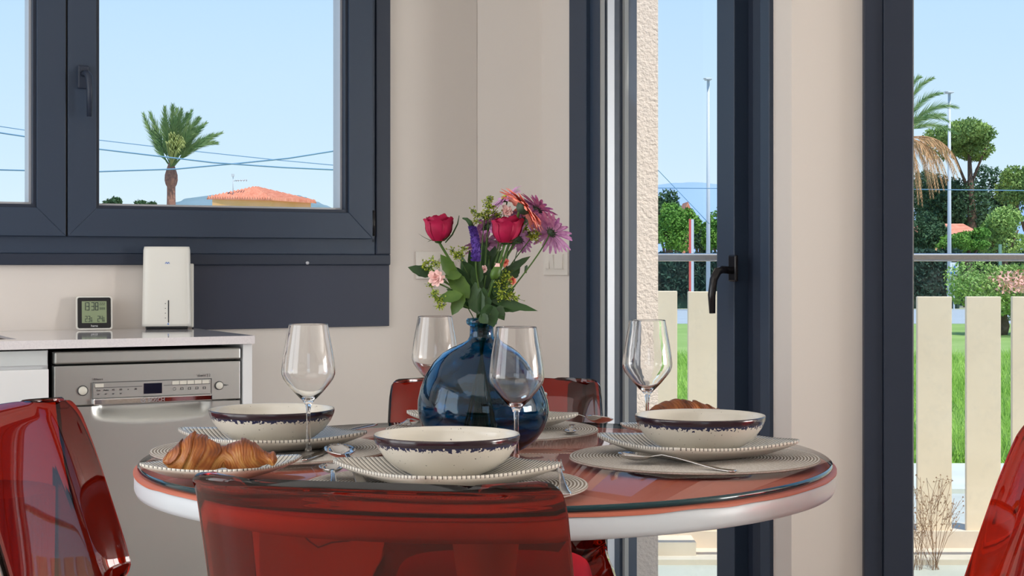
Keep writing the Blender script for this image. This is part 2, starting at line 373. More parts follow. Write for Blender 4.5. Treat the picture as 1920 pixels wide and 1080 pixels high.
def slab(name, z0, z1, m, grow=0):
    b = MB(); n = len(poly)
    c = sum((p for p in poly), Vector())/n
    q = [p+(p-c).normalized()*grow for p in poly]
    b.add([(p.x,p.y,z0) for p in q]+[(p.x,p.y,z1) for p in q], [tuple(range(n)), tuple(range(2*n-1,n-1,-1))]+[(i,i+n,(i+1)%n+n,(i+1)%n) for i in range(n)])
    return b.build(name, m, kind='structure', fixn=True)
slab('floor', -.06, 0, M_floor); slab('ceiling', CH, CH+.25, M_ceil, .25)
b = MB(); b.box((t_at(470),-.012,0),(TEND,0,.08)); b.build('baseboard_back', M_base, loc=W0, rz=TH, kind='structure')

# window 1 ----------------------------------------------------------
wn = bpy.data.objects.new('window_1', None); COL.objects.link(wn); wn.location = W0; wn.rotation_euler = (0,0,TH); wn['kind'] = 'structure'
tA, tS = t_at(700), t_at(690)
b = MB(); b.box((tw0,-.022,wz0),(tw1,.06,1.106)); b.box((tA,-.022,1.106),(tw1,.06,wz1)); b.box((tw0,-.022,wz1-.05),(tA,.06,wz1)); b.box((tw0,-.022,1.106),(tw0+.05,.06,wz1-.05))
b.build('window_frame', M_anthd, wn, bevel=.003)
b = MB(); b.box((tw0+.05,-.016,1.106),(tA,.05,1.153)); b.box((tS+.004,-.016,1.14),(tA,.05,wz1-.05)); b.build('window_frame', M_anth, wn, bevel=.002)
def ring(mb, x0, x1, z0, z1, wd, y0, y1):
    """mitred rectangular frame ring"""
    o = [(x0,z0),(x1,z0),(x1,z1),(x0,z1)]; i = [(x0+wd,z0+wd),(x1-wd,z0+wd),(x1-wd,z1-wd),(x0+wd,z1-wd)]
    for k in range(4):
        k2 = (k+1)%4; a, b_, c, d = o[k], o[k2], i[k2], i[k]
        vs = [(p[0],y,p[1]) for y in (y0,y1) for p in (a,b_,c,d)]
        mb.add(vs, [(0,1,2,3),(7,6,5,4),(0,4,5,1),(1,5,6,2),(2,6,7,3),(3,7,4,0)])
def sash(x0, x1, z0, z1, wd=.075):
    b = MB(); ring(b, x0, x1, z0, z1, wd, -.036, .045); o = b.build('window_sash', M_anth, wn, bevel=.0015, fixn=True)
    b = MB(); ring(b, x0+wd, x1-wd, z0+wd, z1-wd, .009, -.028, .04); b.build('glazing_bead', M_anthd, o, fixn=True)
    b = MB(); ring(b, x0+wd+.009, x1-wd-.009, z0+wd+.009, z1-wd-.009, .006, -.004, .05); b.build('glazing_gasket', M_alu, o, fixn=True)
    b = MB(); b.box((x0+wd,.012,z0+wd),(x1-wd,.018,z1-wd)); b.build('window_pane', M_pane, wn)
    return o
zS0 = 1.152
sr = sash(t_at(122), tS, zS0, wz1-.06); sl = sash(tw0+.06, t_at(118), zS0, wz1-.06)
b = MB(); b.box((t_at(118),-.026,zS0),(t_at(122),.04,wz1-.06)); b.build('window_mullion', M_black, wn)
# hinge + screw cap
b = MB(); b.tube([(tS+.004,-.032,1.16),(tS+.004,-.032,1.235)], .006, 10); b.build('hinge', M_black, wn)
b = MB(); b.lathe([(0,-.002),(.005,-.002),(.005,.002),(0,.002)], 14); o = b.build('screw_cap', M_alu, wn, loc=(t_at(571),-.023,zat(493,4.47))); o.rotation_euler = (PI/2,0,0)
# window handle
th = t_at(150); hz1, hz0 = zat(125,4.17), zat(222,4.17)
b = MB(); b.box((th-.016,-.046,hz1-.062),(th+.014,-.036,hz1)); h = b.build('window_handle', M_anthd, wn, bevel=.004)
b = MB(); b.tube([(th,-.045,hz1-.022),(th+.002,-.07,hz1-.024),(th+.006,-.08,hz1-.034),(th+.008,-.08,hz1-.07),(th+.008,-.074,hz0)], [.009,.009,.010,.009,.007], 10); b.build('lever', M_anthd, h)
# dark board under the window (thing)
x0b = t_at(360); Yb = 4.35
b = MB(); b.box((0,-.012,0),(tw1-x0b,0,wz0-.8945))
tag(b.build('wall_panel', M_panel, loc=WP(x0b,0,.8945), rz=TH, bevel=.001), 'dark slate blue board fixed to wall below the window, right of the router', 'panel')

# door ----------------------------------------------------------------
dr = bpy.data.objects.new('door_1', None); COL.objects.link(dr); dr.location = B_; dr.rotation_euler = (0,0,DA); dr['kind'] = 'structure'
s1107, s1125, s1362, s1395, s1415, s1430 = [s_at(v) for v in (1107,1125,1362,1395,1412,1432)]
b = MB(); b.box((sd0,-.015,0),(s1107,.06,dz1)); b.box((s1430,-.012,0),(sd1,.06,dz1)); b.box((s1107,-.012,dz1-.06),(s1430,.06,dz1)); b.box((s1107,-.012,0),(s1430,.06,.03)); b.build('door_frame', M_anth, dr, bevel=.002)
b = MB(); b.box((s1395,.012,0.03),(s1415,.06,dz1-.06)); b.box((s1415,-.002,0.03),(s1430,.06,dz1-.06)); b.build('door_frame', M_anthd, dr, bevel=.002)
b = MB(); b.box((s1107,-.002,.03),(s1125,.05,dz1-.06)); b.box((s1362,-.03,.03),(s1395,.045,dz1-.06)); b.box((s1125,-.02,.03),(s1362,.045,.11)); b.box((s1125,-.02,dz1-.14),(s1362,.045,dz1-.06)); b.build('door_leaf', M_anth, dr, bevel=.002)
b = MB(); b.box((s1125,.0,.11),(s1125+.006,.012,dz1-.14)); b.build('glazing_gasket', M_gask, dr)
b = MB(); b.box((s1125,.012,.11),(s1362,.018,dz1-.14)); b.build('window_pane', M_pane, dr)
for i, (e0, e1, ds, mm) in enumerate([(.022,.045,.004,M_alu),(.045,.075,.0,M_anth),(.075,.088,.012,M_gask),(.088,.12,.006,M_anth)]):
    b = MB(); b.box((s1125-.03,e0,0),(s1125+.002+ds,e1,dz1)); b.build('shutter_guide', mm, dr)
hs = s_at(1378, -.03); Yh = (B_+V*hs).y
b = MB(); b.box((hs-.016,-.04,zat(528,Yh)),(hs+.016,-.03,zat(478,Yh))); h = b.build('door_handle', M_hand, dr, bevel=.004)
zz = zat(507,Yh)
b = MB(); b.tube([(hs,-.038,zz),(hs,-.068,zz+.002),(hs,-.082,zz-.002),(hs,-.094,zz-.022),(hs,-.1,zz-.06),(hs,-.098,zz-.105)], [.0095,.0095,.0105,.010,.0095,.0075], 12); b.build('lever', M_hand, h)

# window 2 ---------------------------------------------------------------
w2 = bpy.data.objects.new('window_2', None); COL.objects.link(w2); w2['kind'] = 'structure'; w2.location = (0,C_.y,0)
xa = (1652-960)/FPX*C_.y; xb = (1707-960)/FPX*C_.y
b = MB(); b.box((cx1,-.02,.06),(xa,.09,dz1)); b.box((3.52,-.02,.06),(3.6,.09,dz1)); b.box((xa,-.02,.06),(3.52,.09,.1)); b.box((xa,-.02,dz1-.05),(3.52,.09,dz1)); b.build('window_frame', M_anthd, w2, bevel=.002)
b = MB(); b.box((xa,-.026,.1),(xb,.06,dz1-.05)); b.box((3.45,-.026,.1),(3.52,.06,dz1-.05)); b.box((xb,-.026,.1),(3.45,.06,.17)); b.box((xb,-.026,dz1-.12),(3.45,.06,dz1-.05)); b.build('window_sash', M_anthd, w2, bevel=.002)
b = MB(); b.box((xb,-.012,.17),(xb+.005,.03,dz1-.12)); b.build('glazing_gasket', M_gask, w2)
b = MB(); b.box((xb,.03,.17),(xb+.011,.05,dz1-.12)); b.build('glazing_bead', M_black, w2)
b = MB(); b.box((xb,.012,.17),(3.45,.018,dz1-.12)); b.build('window_pane', M_pane, w2)

# ------------------------------------------------------------------ outside
GZ = -1.0
M_earth = mat('dry_ground', (186,180,156), .95, vary=(.2,.25,(168,170,136)))
b = MB(); b.add([(-400,6.3,GZ),(400,6.3,GZ),(400,420,GZ),(-400,420,GZ)], [(0,1,2,3)]); b.build('ground', M_earth, kind='structure')
b = MB(); b.add([(-2,15,GZ+.01),(30,15,GZ+.01),(70,71,GZ+.01),(-4,71,GZ+.01)], [(0,1,2,3)]); b.build('lawn_ground', M_grass, kind='structure')
b = MB(); b.box((.2,3.9,-.2),(9,6.0,-.05)); b.build('terrace_floor', M_terr, kind='structure')
def gY(y): return FPX*(CAMZ-GZ)/(y-HY)
b = MB(); b.box((-90,gY(608),GZ),(160,gY(581),GZ+.03)); b.build('road', M_road, kind='structure')
b = MB(); b.box((-20,gY(925),GZ),(60,gY(876),GZ+.04)); b.build('footpath', M_pave, kind='structure')
b = MB(); b.box((-20,6.35,GZ),(60,gY(936),GZ+.05)); b.build('kerb_strip', M_terr, kind='structure')
# stucco pillar beside the door
b = MB(); b.box((.25,4.93,-.2),(.464,5.2,2.9)); b.build('outer_pillar', M_stucco, kind='structure')
# low wall and fence boards
b = MB(); b.box((.3,6.06,-1.0),(8,6.26,.035)); b.build('low_wall', M_render, kind='structure')
b = MB(); b.box((.52,5.9,-.05),(.70,6.06,.02)); b.box((.40,5.82,-.05),(8,6.06,-.03)); b.build('wall_plinth', M_render, kind='structure')
f1 = thing('board_fence', 'fence of wide upright beige boards standing on the low terrace wall', 'fence', (.45,6.1,.03))
def board(x0, x1, ztop, Y, z0=-.0):
    b = MB(); b.box((x0-.45,Y-6.1,0),(x1-.45,Y-6.1+.022,ztop-.03)); b.build('board', M_board, f1, bevel=.003)
for px0, px1, yt in [(1205,1270,545.5),(1290,1353,546.5),(1373,1437,547),(1457,1521,548),(1541,1605,549),(1628,1694,554)]:
    board((px0-960)/FPX*6.08, (px1-960)/FPX*6.08, zat(yt,6.08), 6.08)
for k in range(22):
    px0 = 1720+92*k - (0 if k != 2 else 6); board((px0-960)/FPX*6.08, (px0+65-960)/FPX*6.08, zat(556,6.08), 6.08)
# glass balustrade with steel rail
bl = thing('glass_balustrade', 'glass balustrade with a round steel top rail along the terrace edge', 'balustrade', (.45,5.45,-.05))
zr = zat(482.5,5.45)
b = MB(); b.box((0,-.022,zr+.05-.014),(7.5,.022,zr+.05+.014)); b.build('top_rail', M_steelr, bl, bevel=.006)
for x0, x1 in [(.0,.78),(.79,3.2),(3.22,5.4),(5.42,7.5)]:
    b = MB(); b.box((x0,-.005,.02),(x1,.005,zr+.04)); b.build('glass_panel', M_bal, bl)
# dry weed
dw = thing('dry_weed', 'dry brown wispy weed in front of the terrace wall, right window', 'weed', (1.53,5.75,-.05))
b = MB(); b2 = MB(); rr = random.Random(3)
for k in range(34):
    a = rr.uniform(-1,1); h = rr.uniform(.12,.34); p0 = Vector((rr.uniform(-.05,.05),rr.uniform(-.03,.03),0))
    p1 = p0+Vector((a*.06,rr.uniform(-.03,.03),h*.6)); p2 = p0+Vector((a*.12,rr.uniform(-.05,.05),h))
    b.tube([p0,p1,p2], .0009, 4)
    for j in range(5):
        q = p1.lerp(p2, rr.random())+Vector((rr.uniform(-.03,.03),rr.uniform(-.02,.02),rr.uniform(0,.03)))
        b.tube([p1.lerp(p2,rr.random()), q], .0006, 3); s = .004
        b2.add([q+Vector((-s,0,0)),q+Vector((s,0,0)),q+Vector((0,0,s*1.5)),q+Vector((0,s,0))], [(0,1,2),(1,3,2),(3,0,2),(0,3,1)])
b.build('stalks', M_dry, dw, kind='stuff'); b2.build('seed_heads', M_dry, dw, kind='stuff')
# grass blades on the near lawn
rng = np.random.default_rng(5)
def scatter_tris(name, pos, size, m, parent=None, up=.0, kind='stuff', quad=False):
    n = len(pos); d1 = rng.normal(size=(n,3)); d1 /= np.linalg.norm(d1,axis=1)[:,None]; d2 = rng.normal(size=(n,3)); d2 /= np.linalg.norm(d2,axis=1)[:,None]
    s = size if np.ndim(size) else np.full(n,size)
    v = np.concatenate([pos-d1*s[:,None]*.5, pos+d1*s[:,None]*.5, pos+d2*s[:,None]], 0)
    idx = np.arange(n); f = np.stack([idx, idx+n, idx+2*n], 1)
    me = bpy.data.meshes.new(name); me.vertices.add(len(v)); me.vertices.foreach_set('co', v.ravel()); me.loops.add(n*3); me.loops.foreach_set('vertex_index', f.ravel())
    me.polygons.add(n); me.polygons.foreach_set('loop_start', np.arange(n)*3); me.polygons.foreach_set('loop_total', np.full(n,3)); me.update(calc_edges=True); me.materials.append(m)
    o = bpy.data.objects.new(name, me); COL.objects.link(o)
    if parent: o.parent = parent
    if kind: o['kind'] = kind
    return o
def blades(name, n, x0, x1, y0, y1, h, wdt, m):
    p = np.stack([rng.uniform(x0,x1,n), y0+(y1-y0)*rng.random(n)**1.5, np.full(n,GZ)], 1); L = rng.uniform(.4,1,n)*h
    a = rng.uniform(0,2*PI,n); w_ = np.stack([np.cos(a),np.sin(a),0*a],1)*wdt; t = p+np.stack([rng.normal(0,.35,n)*L, rng.normal(0,.2,n)*L, L],1)
    v = np.concatenate([p-w_, p+w_, t],0); idx = np.arange(n); f = np.stack([idx,idx+n,idx+2*n],1)
    me = bpy.data.meshes.new(name); me.from_pydata(v.tolist(), [], f.tolist()); me.materials.append(m)
    o = bpy.data.objects.new(name, me); COL.objects.link(o); tag(o, 'bright green long grass of the lawn beyond the fence boards', 'grass', kind='stuff')
blades('lawn_grass', 60000, 1.2, 11, 16.2, 34, .32, .012, M_blade)

def crown(center, rad, n, size, seed=0, lumps=14):
    rs = np.random.default_rng(seed); c = np.array(center); out = []
    lc = rs.normal(size=(lumps,3)); lc /= np.linalg.norm(lc,axis=1)[:,None]; lc *= rs.uniform(.25,.68,(lumps,1)); lr = rs.uniform(.30,.50,lumps)
    per = n//lumps; lc *= 1.12
    for i in range(lumps):
        d = rs.normal(size=(per,3)); d /= np.linalg.norm(d,axis=1)[:,None]; out.append(lc[i]+d*lr[i]*rs.uniform(.75,1.05,(per,1)))
    p = np.concatenate(out); return c+p*np.array(rad)
def tree(name, label, cat, cx, ytop, ybot, Y, wpx, m, seed, n=6000, group=None, trunk=True, leaf=2.2, flat=False, base=None, bark=M_bark):
    k = Y/FPX; x = (cx-960)*k; zt = zat(ytop,Y); zb = zat(ybot,Y); rx = wpx/2*k; rz = (zt-zb)/2
    t = thing(name, label, cat, (x,Y,GZ), 0, group)
    p = crown((0,0,(zt+zb)/2-GZ), (rx,min(rx,3.5),rz), n, 0, seed)
    scatter_tris('crown', p, rng.uniform(.6,1.3,len(p))*leaf*k*2.4, m, t)
    if trunk:
        b = MB(); b.tube([(0,0,0),(rx*.08,0,(zb-GZ)*.6),(0,0,(zt+zb)/2-GZ)], [rx*.09+.12,rx*.07+.08,.06], 8)
        for q in (-1,1): b.tube([(0,0,max(.4,(zb-GZ)*.8)),(q*rx*.45,0,(zt+zb)/2-GZ)], [.1,.04], 6)
        b.build('trunk', bark, t)
    return t
TG = 'trees beyond the road'
tree('leafy_tree', 'dark green tree behind the stucco pillar, seen at the left of the door pane', 'tree', 1250, 344, 480, 92, 74, M_foB, 1, 7000)
tree('leafy_bush', 'bright green bush in front of the dark tree, seen through the door pane', 'bush', 1268, 385, 480, 84, 96, M_foA, 2, 7000)
tree('leafy_bush', 'bright green bush behind the door pane right of the tall lamp post', 'bush', 1348, 398, 480, 84, 70, M_foA, 3, 6000)
tree('cypress_tree', 'tall dark conifer half hidden by the door stile on the right', 'tree', 1376, 318, 480, 90, 84, M_foC, 4, 6000)
tree('leafy_bush', 'mid green bush between the red post and the lamp post', 'bush', 1312, 405, 480, 88, 50, M_foB, 5, 4000)
tree('umbrella_pine', 'tall umbrella pine with a broad flat crown in the right window', 'tree', 1816, 222, 305, 90, 168, M_foC, 6, 12000)
tree('pine_tree', 'dense dark pine foliage below the umbrella pine', 'tree', 1790, 285, 480, 92, 190, M_foB, 7, 14000)
tree('pine_tree', 'dark pine behind the dead palm fronds in the right window', 'tree', 1752, 300, 485, 96, 120, M_foB, 21, 9000)
tree('pine_tree', 'dark pine between the umbrella pine and the right picture edge', 'tree', 1868, 310, 485, 97, 110, M_foB, 22, 9000)
tree('pine_tree', 'green pine at the right edge of the picture beside the umbrella pine', 'tree', 1922, 292, 400, 86, 120, M_foC, 8, 7000)
tree('leafy_bush', 'pale yellow green bush before the pines at the right edge', 'bush', 1880, 382, 480, 78, 130, M_foD, 9, 8000)
tree('leafy_bush', 'dark green bush under the dead palm fronds in the right window', 'bush', 1740, 400, 480, 78, 90, M_foB, 10, 7000)
tree('leafy_bush', 'mid green bush beside the second lamp post, above the rail', 'bush', 1815, 425, 480, 76, 110, M_foA, 11, 7000)
tree('mountain_tree', 'small round dark tree left of the windblown palm, above the sill', 'tree', 213, 368, 392, 150, 30, M_foB, 12, 1500)
tree('mountain_tree', 'low dark tree just left of the windblown palm trunk', 'tree', 262, 375, 394, 150, 26, M_foB, 13, 1500)
tree('mountain_tree', 'tiny dark tree peeping over the sill beside the palm trunk', 'tree', 285, 380, 394, 150, 18, M_foB, 14, 900)
# pink flowering shrub
t = tree('flowering_shrub', 'yellow green shrub with pink blossoms behind the fence boards, right window', 'shrub', 1872, 488, 600, 46, 220, M_foD, 15, 12000)
k = 46/FPX; p = crown((0,0,zat(535,46)-GZ), (95*k,2.2,32*k), 900, 0, 33); p = p[(p[:,2] > zat(545,46)-GZ)]; p[:,1] -= .8
scatter_tris('blossoms', p, .11, M_bloomp, t)
def hedge(name, label, px0, px1, y0, y1, Y, m, seed):
    k = Y/FPX; rs = np.random.default_rng(seed); n = 9000
    xs = rs.uniform((px0-960)*k,(px1-960)*k,n); zs = rs.uniform(zat(y1,Y),zat(y0,Y),n); ys = Y+rs.uniform(-.1,.5,n)
    cx = (xs.min()+xs.max())/2
    t = thing(name, label, 'hedge', (cx,Y,GZ)); scatter_tris('foliage', np.stack([xs-cx,ys-Y,zs-GZ],1), 4.5*k*2, m, t)
    b = MB(); b.box((xs.min()-cx,.1,0),(xs.max()-cx,.8,zs.max()-GZ-.1)); b.build('core', m, t)
hedge('clipped_hedge', 'dark blue green hedge below the rail, seen through the door pane', 1180, 1450, 476, 560, 74, M_hedge, 1)
hedge('clipped_hedge', 'dark blue green hedge below the rail, left in the right window', 1640, 1800, 470, 562, 74, M_hedge, 2)
hedge('clipped_hedge', 'green hedge row at the foot of the pines in the right window', 1800, 2100, 470, 562, 80, M_foB, 3)

# palms
def frond(mb, p0, p1, p2, wd, n=26, droop=.0, rr=None, raise_=.0):
    rr = rr or R_; pts = [p0.lerp(p1,t).lerp(p1.lerp(p2,t),t) for t in [i/12 for i in range(13)]]
    mb.tube(pts, [wd*.05*(1-i/14)+.004 for i in range(13)], 4)
    for i in range(n):
        t = .22+.78*i/n; p = p0.lerp(p1,t).lerp(p1.lerp(p2,t),t); d = ((p1-p0).lerp(p2-p1,t)).normalized()
        side = d.cross(Vector((0,-1,.2))).normalized()
        L = wd*(math.sin(PI*min(1,.12+.88*t)**.9)*rr.uniform(.75,1.1)+.3)
        for q in (-1,1):
            dirn = (d*1.15+side*q*.5+Vector((rr.uniform(-.1,.1),rr.uniform(-.5,.5),-droop))).normalized(); e_ = p+dirn*L; h = d*wd*.10
            mb.add([p-h, p+h, e_], [(0,1,2)])
Yp = 58
pl = thing('palm_tree', 'palm tree with windblown green fronds seen through the left window', 'palm', (P(322,600,Yp).x,Yp,GZ))
def PL(x, y, dy=0): q = P(x,y,Yp); return Vector((q.x-pl.location.x, dy, q.z-GZ))
b = MB(); pr = [(321,700,9),(321,520,9.5),(321,400,9),(321,385,8.5),(321,365,8),(321,350,8),(321,346,10.5),(321,338,12.5),(321,328,12),(321,318,9),(321,312,7),(322,300,3)]
b.tube([PL(x,y) for x,y,r in pr], [r*Yp/FPX for *_,r in pr], 14); b.build('trunk', M_palmt, pl)
tips = [((290,270),(268,212),0),((300,260),(281,210),0),((292,280),(291,240),0),((306,250),(303,222),.3),((310,250),(314,202),-.3),((318,240),(326,200),.4),((325,240),(330,199),-.4),((322,250),(338,208),.2),
    ((330,245),(345,206),-.3),((340,250),(354,203),.4),((338,240),(360,216),-.5),((345,250),(370,220),.3),((350,250),(377,222),-.2),((350,255),(383,228),.3),((355,262),(384,240),-.4),
    ((352,270),(412,246),.4),((365,262),(413,270),-.3),((350,275),(398,250),.2),((340,270),(370,252),-.4),((318,262),(320,225),-.6),((310,270),(300,240),.5),((330,262),(352,232),.6),((326,262),(340,225),-.6)]
for (mx, my), (tx, ty), dy in tips:
    b = MB(); frond(b, PL(322,316,dy*.2), PL(mx,my,dy*.8), PL(tx,ty,dy*1.4), .42, 40); b.build('frond', M_frond, pl)
b = MB(); rr = random.Random(5)
for k in range(60):
    a = rr.uniform(0,2*PI); rd = rr.random()**.5; q = PL(336+17*rd*math.cos(a), 268+18*rd*math.sin(a), -.7+rr.uniform(-.2,.2))
    b.tube([PL(324,310,-.2), q.lerp(PL(324,300,-.5),.35), q, q+Vector((.06,-.05,-.12))], [.012,.02,.03,.01], 4)
b.build('fruit_stalks', mat('palm_fruit', (170,176,104), .7, vary=(3,.2,(130,146,84))), pl, kind='stuff')
Yq = 60
p2_ = thing('palm_tree', 'palm tree with tan dead fronds half hidden by the right window frame', 'palm', (P(1690,600,Yq).x,Yq,GZ))
def PQ(x, y, dy=0): q = P(x,y,Yq); return Vector((q.x-p2_.location.x, dy, q.z-GZ))
b = MB(); b.tube([PQ(1690,600),PQ(1690,400),PQ(1690,260)], [.3,.26,.2], 12); b.build('trunk', M_palmt, p2_)
rr = random.Random(11)
for (mx,my),(tx,ty),dd in [((1700,160),(1752,146),0),((1720,175),(1775,172),.3),((1735,185),(1792,205),-.3),((1730,210),(1785,212),.5),((1700,150),(1735,140),.4),((1740,215),(1800,250),.2),((1720,200),(1770,232),-.5),((1680,160),(1640,160),0),((1650,190),(1600,210),.3),((1690,150),(1680,110),0)]:
    b = MB(); frond(b, PQ(1690,255,0), PQ(mx,my,dd), PQ(tx,ty,dd*1.5), .42, 30, rr=rr); b.build('frond', M_frond, p2_)
for i in range(22):
    u = i/21; tx = 1806-110*u+rr.uniform(-6,6); ty = 318+72*math.sin(u*PI/2)+rr.uniform(-8,6); dd = rr.uniform(-.7,.7)
    b = MB(); frond(b, PQ(1690,262,0), PQ(1690+ (tx-1690)*.75, 240+rr.uniform(-10,14)+20*u, dd), PQ(tx,ty,dd*1.4), .38, 26, droop=.5, rr=rr); o = b.build('dead_frond', M_frondd, p2_); o['label'] = 'tan dried drooping frond'
# street lamps, posts, sign
def lamp(cx, ytop, Y, wpx, label):
    t = thing('street_lamp', label, 'street lamp', ((cx-960)*Y/FPX,Y,GZ)); k = Y/FPX; z = zat(ytop,Y)-GZ
    b = MB(); b.tube([(0,0,0),(0,0,z)], [wpx*k*.62,wpx*k*.38], 10); b.build('pole', M_metalp, t)
    b = MB(); b.box((-6*k,-.3,z),(6*k,.3,z+2*k)); b.box((-9*k,-.2,z+2*k),(3*k,.2,z+3.5*k)); b.build('lamp_head', M_metalp, t, bevel=.02)
    return t
lamp(1328, 150, 70, 7, 'tall grey street lamp seen through the door pane')
lamp(1780, 175, 70, 7, 'tall grey street lamp seen through the right window')
t = thing('marker_post', 'slim red and white post among the bushes left of the street lamp', 'post', ((1297-960)*70/FPX,70,GZ)); k = 70/FPX
b = MB(); b.box((-5*k,0,0),(-1*k,.1,zat(411,70)-GZ)); b.build('red_side', M_redp, t); b = MB(); b.box((-1*k,0,0),(4*k,.1,zat(411,70)-GZ)); b.build('pole', M_metalp, t)
t = thing('road_sign', 'white square road sign with a blue bar on the street lamp post', 'sign', ((1789-960)*69/FPX,69,zat(530,69))); k = 69/FPX
b = MB(); b.box((-.03,0,-1.2),(.03,.05,32*k)); b.build('pole', M_metalp, t)
b = MB(); b.box((-8*k,-.04,14*k),(8*k,0,38*k)); pn = b.build('sign_panel', M_txtw, t)
b = MB(); b.box((-7.5*k,-.06,17*k),(7.5*k,-.04,20*k)); b.add([(-5*k,-.05,23*k),(5*k,-.05,23*k),(0,-.05,33*k)], [(0,1,2)]); b.build('sign_print', M_blue, pn)
b = MB(); k = 50/FPX; b.box((-2.5*k,0,0),(2.5*k,.08,zat(458,50)-GZ)); tag(b.build('bollard', mat('post_green_grey', (120,150,146), .6, bump=(20,.05)), loc=((1876-960)*k,50,GZ)), 'short grey green post standing in the pink flowering shrub', 'post')
# overhead cables
def cable(pts, Y, label, rpx=1.0, g=None):
    q = [P(x,y,Y) for x,y in pts]; c = sum(q, Vector())/len(q); c.z = q[0].z
    b = MB(); b.tube([a-c for a in q], rpx*Y/FPX, 5); tag(b.build('overhead_cable', M_wire, loc=c), label, 'cable', g)
cable([(-20,246),(60,258),(180,279),(400,305),(530,314),(640,319)], 50, 'upper dark overhead cable falling to the right across the left window', 1.4)
cable([(-20,318),(60,320),(180,322),(330,317),(450,306),(540,297),(640,281)], 52, 'lower overhead cable rising to the right across the left window', 1.4)
cable([(-20,234),(60,246),(180,262),(360,283),(520,300),(640,311)], 70, 'faint thin overhead cable behind the other two in the left window', .8)
cable([(1150,352),(1300,353),(1450,354)], 66, 'level overhead cable before the hills in the door pane', .9)
cable([(1195,282),(1230,315),(1300,388),(1330,420)], 60, 'thin slanting overhead cable running down to the bushes in the door pane', .7)
cable([(1640,354),(1800,356),(1990,358)], 62, 'level overhead cable crossing the right window', .9)
# house with terracotta roof
Yh_ = 110; k = Yh_/FPX
hs_ = thing('house', 'small orange house with a terracotta hipped roof seen through the left window', 'house', (P(492,600,Yh_).x,Yh_,GZ))
def PH(x, y, dy=0):
    q = P(x,y,Yh_+dy); return Vector((q.x-hs_.location.x, dy, q.z-GZ))
zw = zat(374,Yh_)-GZ
fl, fc, fr_ = PH(398,380,2.5), PH(509,380,0), PH(583,380,3.0); bk = fl+fr_-fc+Vector((0,2,0))
b = MB(); b.add([(p.x,p.y,0) for p in (fl,fc,fr_,bk)]+[(p.x,p.y,zw+.1) for p in (fl,fc,fr_,bk)], [(0,1,5,4),(1,2,6,5),(2,3,7,6),(3,0,4,7)]); b.build('wall', M_orange, hs_, fixn=True)
ap = PH(478,353,3.0)
el, ec, er = PH(388,372.5,2.7), PH(509,374.5,-.3), PH(593,380,3.0); eb = el+er-ec+Vector((0,2,.0))
def roofside(a, c, n):
    b = MB()
    for i in range(n):
        u0, u1 = i/n, (i+1)/n; um = (u0+u1)/2
        # each run of barrel tiles from the eave to the hip
        q0, q1 = a.lerp(c,u0), a.lerp(c,u1); qm = a.lerp(c,um)+Vector((0,0,.2))
        f0, f1, fm = ap.lerp(q0, 0.0), ap, ap
        tt = min(um,1-um)*2
        topc = lambda q, u: q.lerp(ap, 1.0)
        # rectangular run clipped at the hips: direction from eave mid to apex
        mid = a.lerp(c,.5); up = ap-mid; h0 = min(u0,1-u0)*2; h1 = min(u1,1-u1)*2; hm = (h0+h1)/2
        b.add([q0,qm,q1,q1+up*h1,qm+up*hm,q0+up*h0], [(0,1,4,5),(1,2,3,4)])
        b.add([q0-Vector((0,0,.05)),q0,qm,q1,q1-Vector((0,0,.05))], [(0,1,2,3,4)])
    return b
o = roofside(el, ec, 26).build('roof_tiles', M_tile, hs_, kind='stuff'); o = roofside(ec, er, 20).build('roof_tiles', M_tile, hs_, kind='stuff')
b = MB(); b.add([el,ec,er,eb,ap], [(0,1,2,3),(2,3,4),(3,0,4)]); b.build('roof', M_tile, hs_)
b = MB()
for q in (el,ec,er): b.tube([q,ap], .07, 6)
b.build('ridge_tiles', M_tile, hs_)
at_ = thing('tv_antenna', 'television antenna on a thin mast above the terracotta roof', 'antenna', (P(437,362,112).x,112,zat(372,112)))
k = 112/FPX; b = MB(); b.tube([(0,0,0),(0,0,45*k)], .03, 5); b.build('mast', M_metalp, at_)
b = MB(); b.tube([(1*k,0,33*k),(26*k,0,35*k)], .025, 4)
for q in (6,10,15,20,25): b.tube([(q*k,-.3,34*k),(q*k,.3,34*k)], .02, 4); b.tube([(q*k,0,34*k-.09),(q*k,0,34*k+.09)], .02, 4)
b.box((-3*k,-.1,41*k),(2*k,.1,46*k)); b.build('aerial', M_metalp, at_)
# tiled house beyond the bushes on the right
b = MB(); k = 84/FPX; x0 = (1722-960)*k; x1 = (1835-960)*k
hr = thing('house', 'salmon tiled roof glimpsed between bushes in the right window', 'house', ((x0+x1)/2,84,GZ)); hw = (x1-x0)/2
b.box((-hw,0,0),(hw,3,zat(440,84)-GZ)); b.build('wall', M_orange, hr)
b = MB(); zt, zb = zat(418,84)-GZ, zat(440,84)-GZ
b.add([(-hw-.2,-.3,zb),(hw+.2,-.3,zb),(hw+.2,3.3,zb),(-hw-.2,3.3,zb),(-hw+.4,1.5,zt),(hw-.4,1.5,zt)], [(0,1,5,4),(1,2,5),(2,3,4,5),(3,0,4),(0,3,2,1)]); b.build('roof', M_tile, hr)
# second red gable in the door view
t = thing('gable_roof', 'small red tiled gable peeping between trees in the door pane', 'roof', ((1290-960)*95/FPX,95,GZ)); k = 95/FPX
b = MB(); zt = zat(378,95)-GZ; b.add([(-10*k,0,0),(10*k,0,0),(10*k,3,0),(-10*k,3,0),(-10*k,0,zt-.8),(10*k,0,zt-.8),(10*k,3,zt-.8),(-10*k,3,zt-.8),(0,0,zt),(0,3,zt)],
    [(0,1,5,8,4),(2,3,7,9,6),(1,2,6,5),(3,0,4,7),(5,6,9,8),(7,4,8,9)]); b.build('gable', M_tile, t)
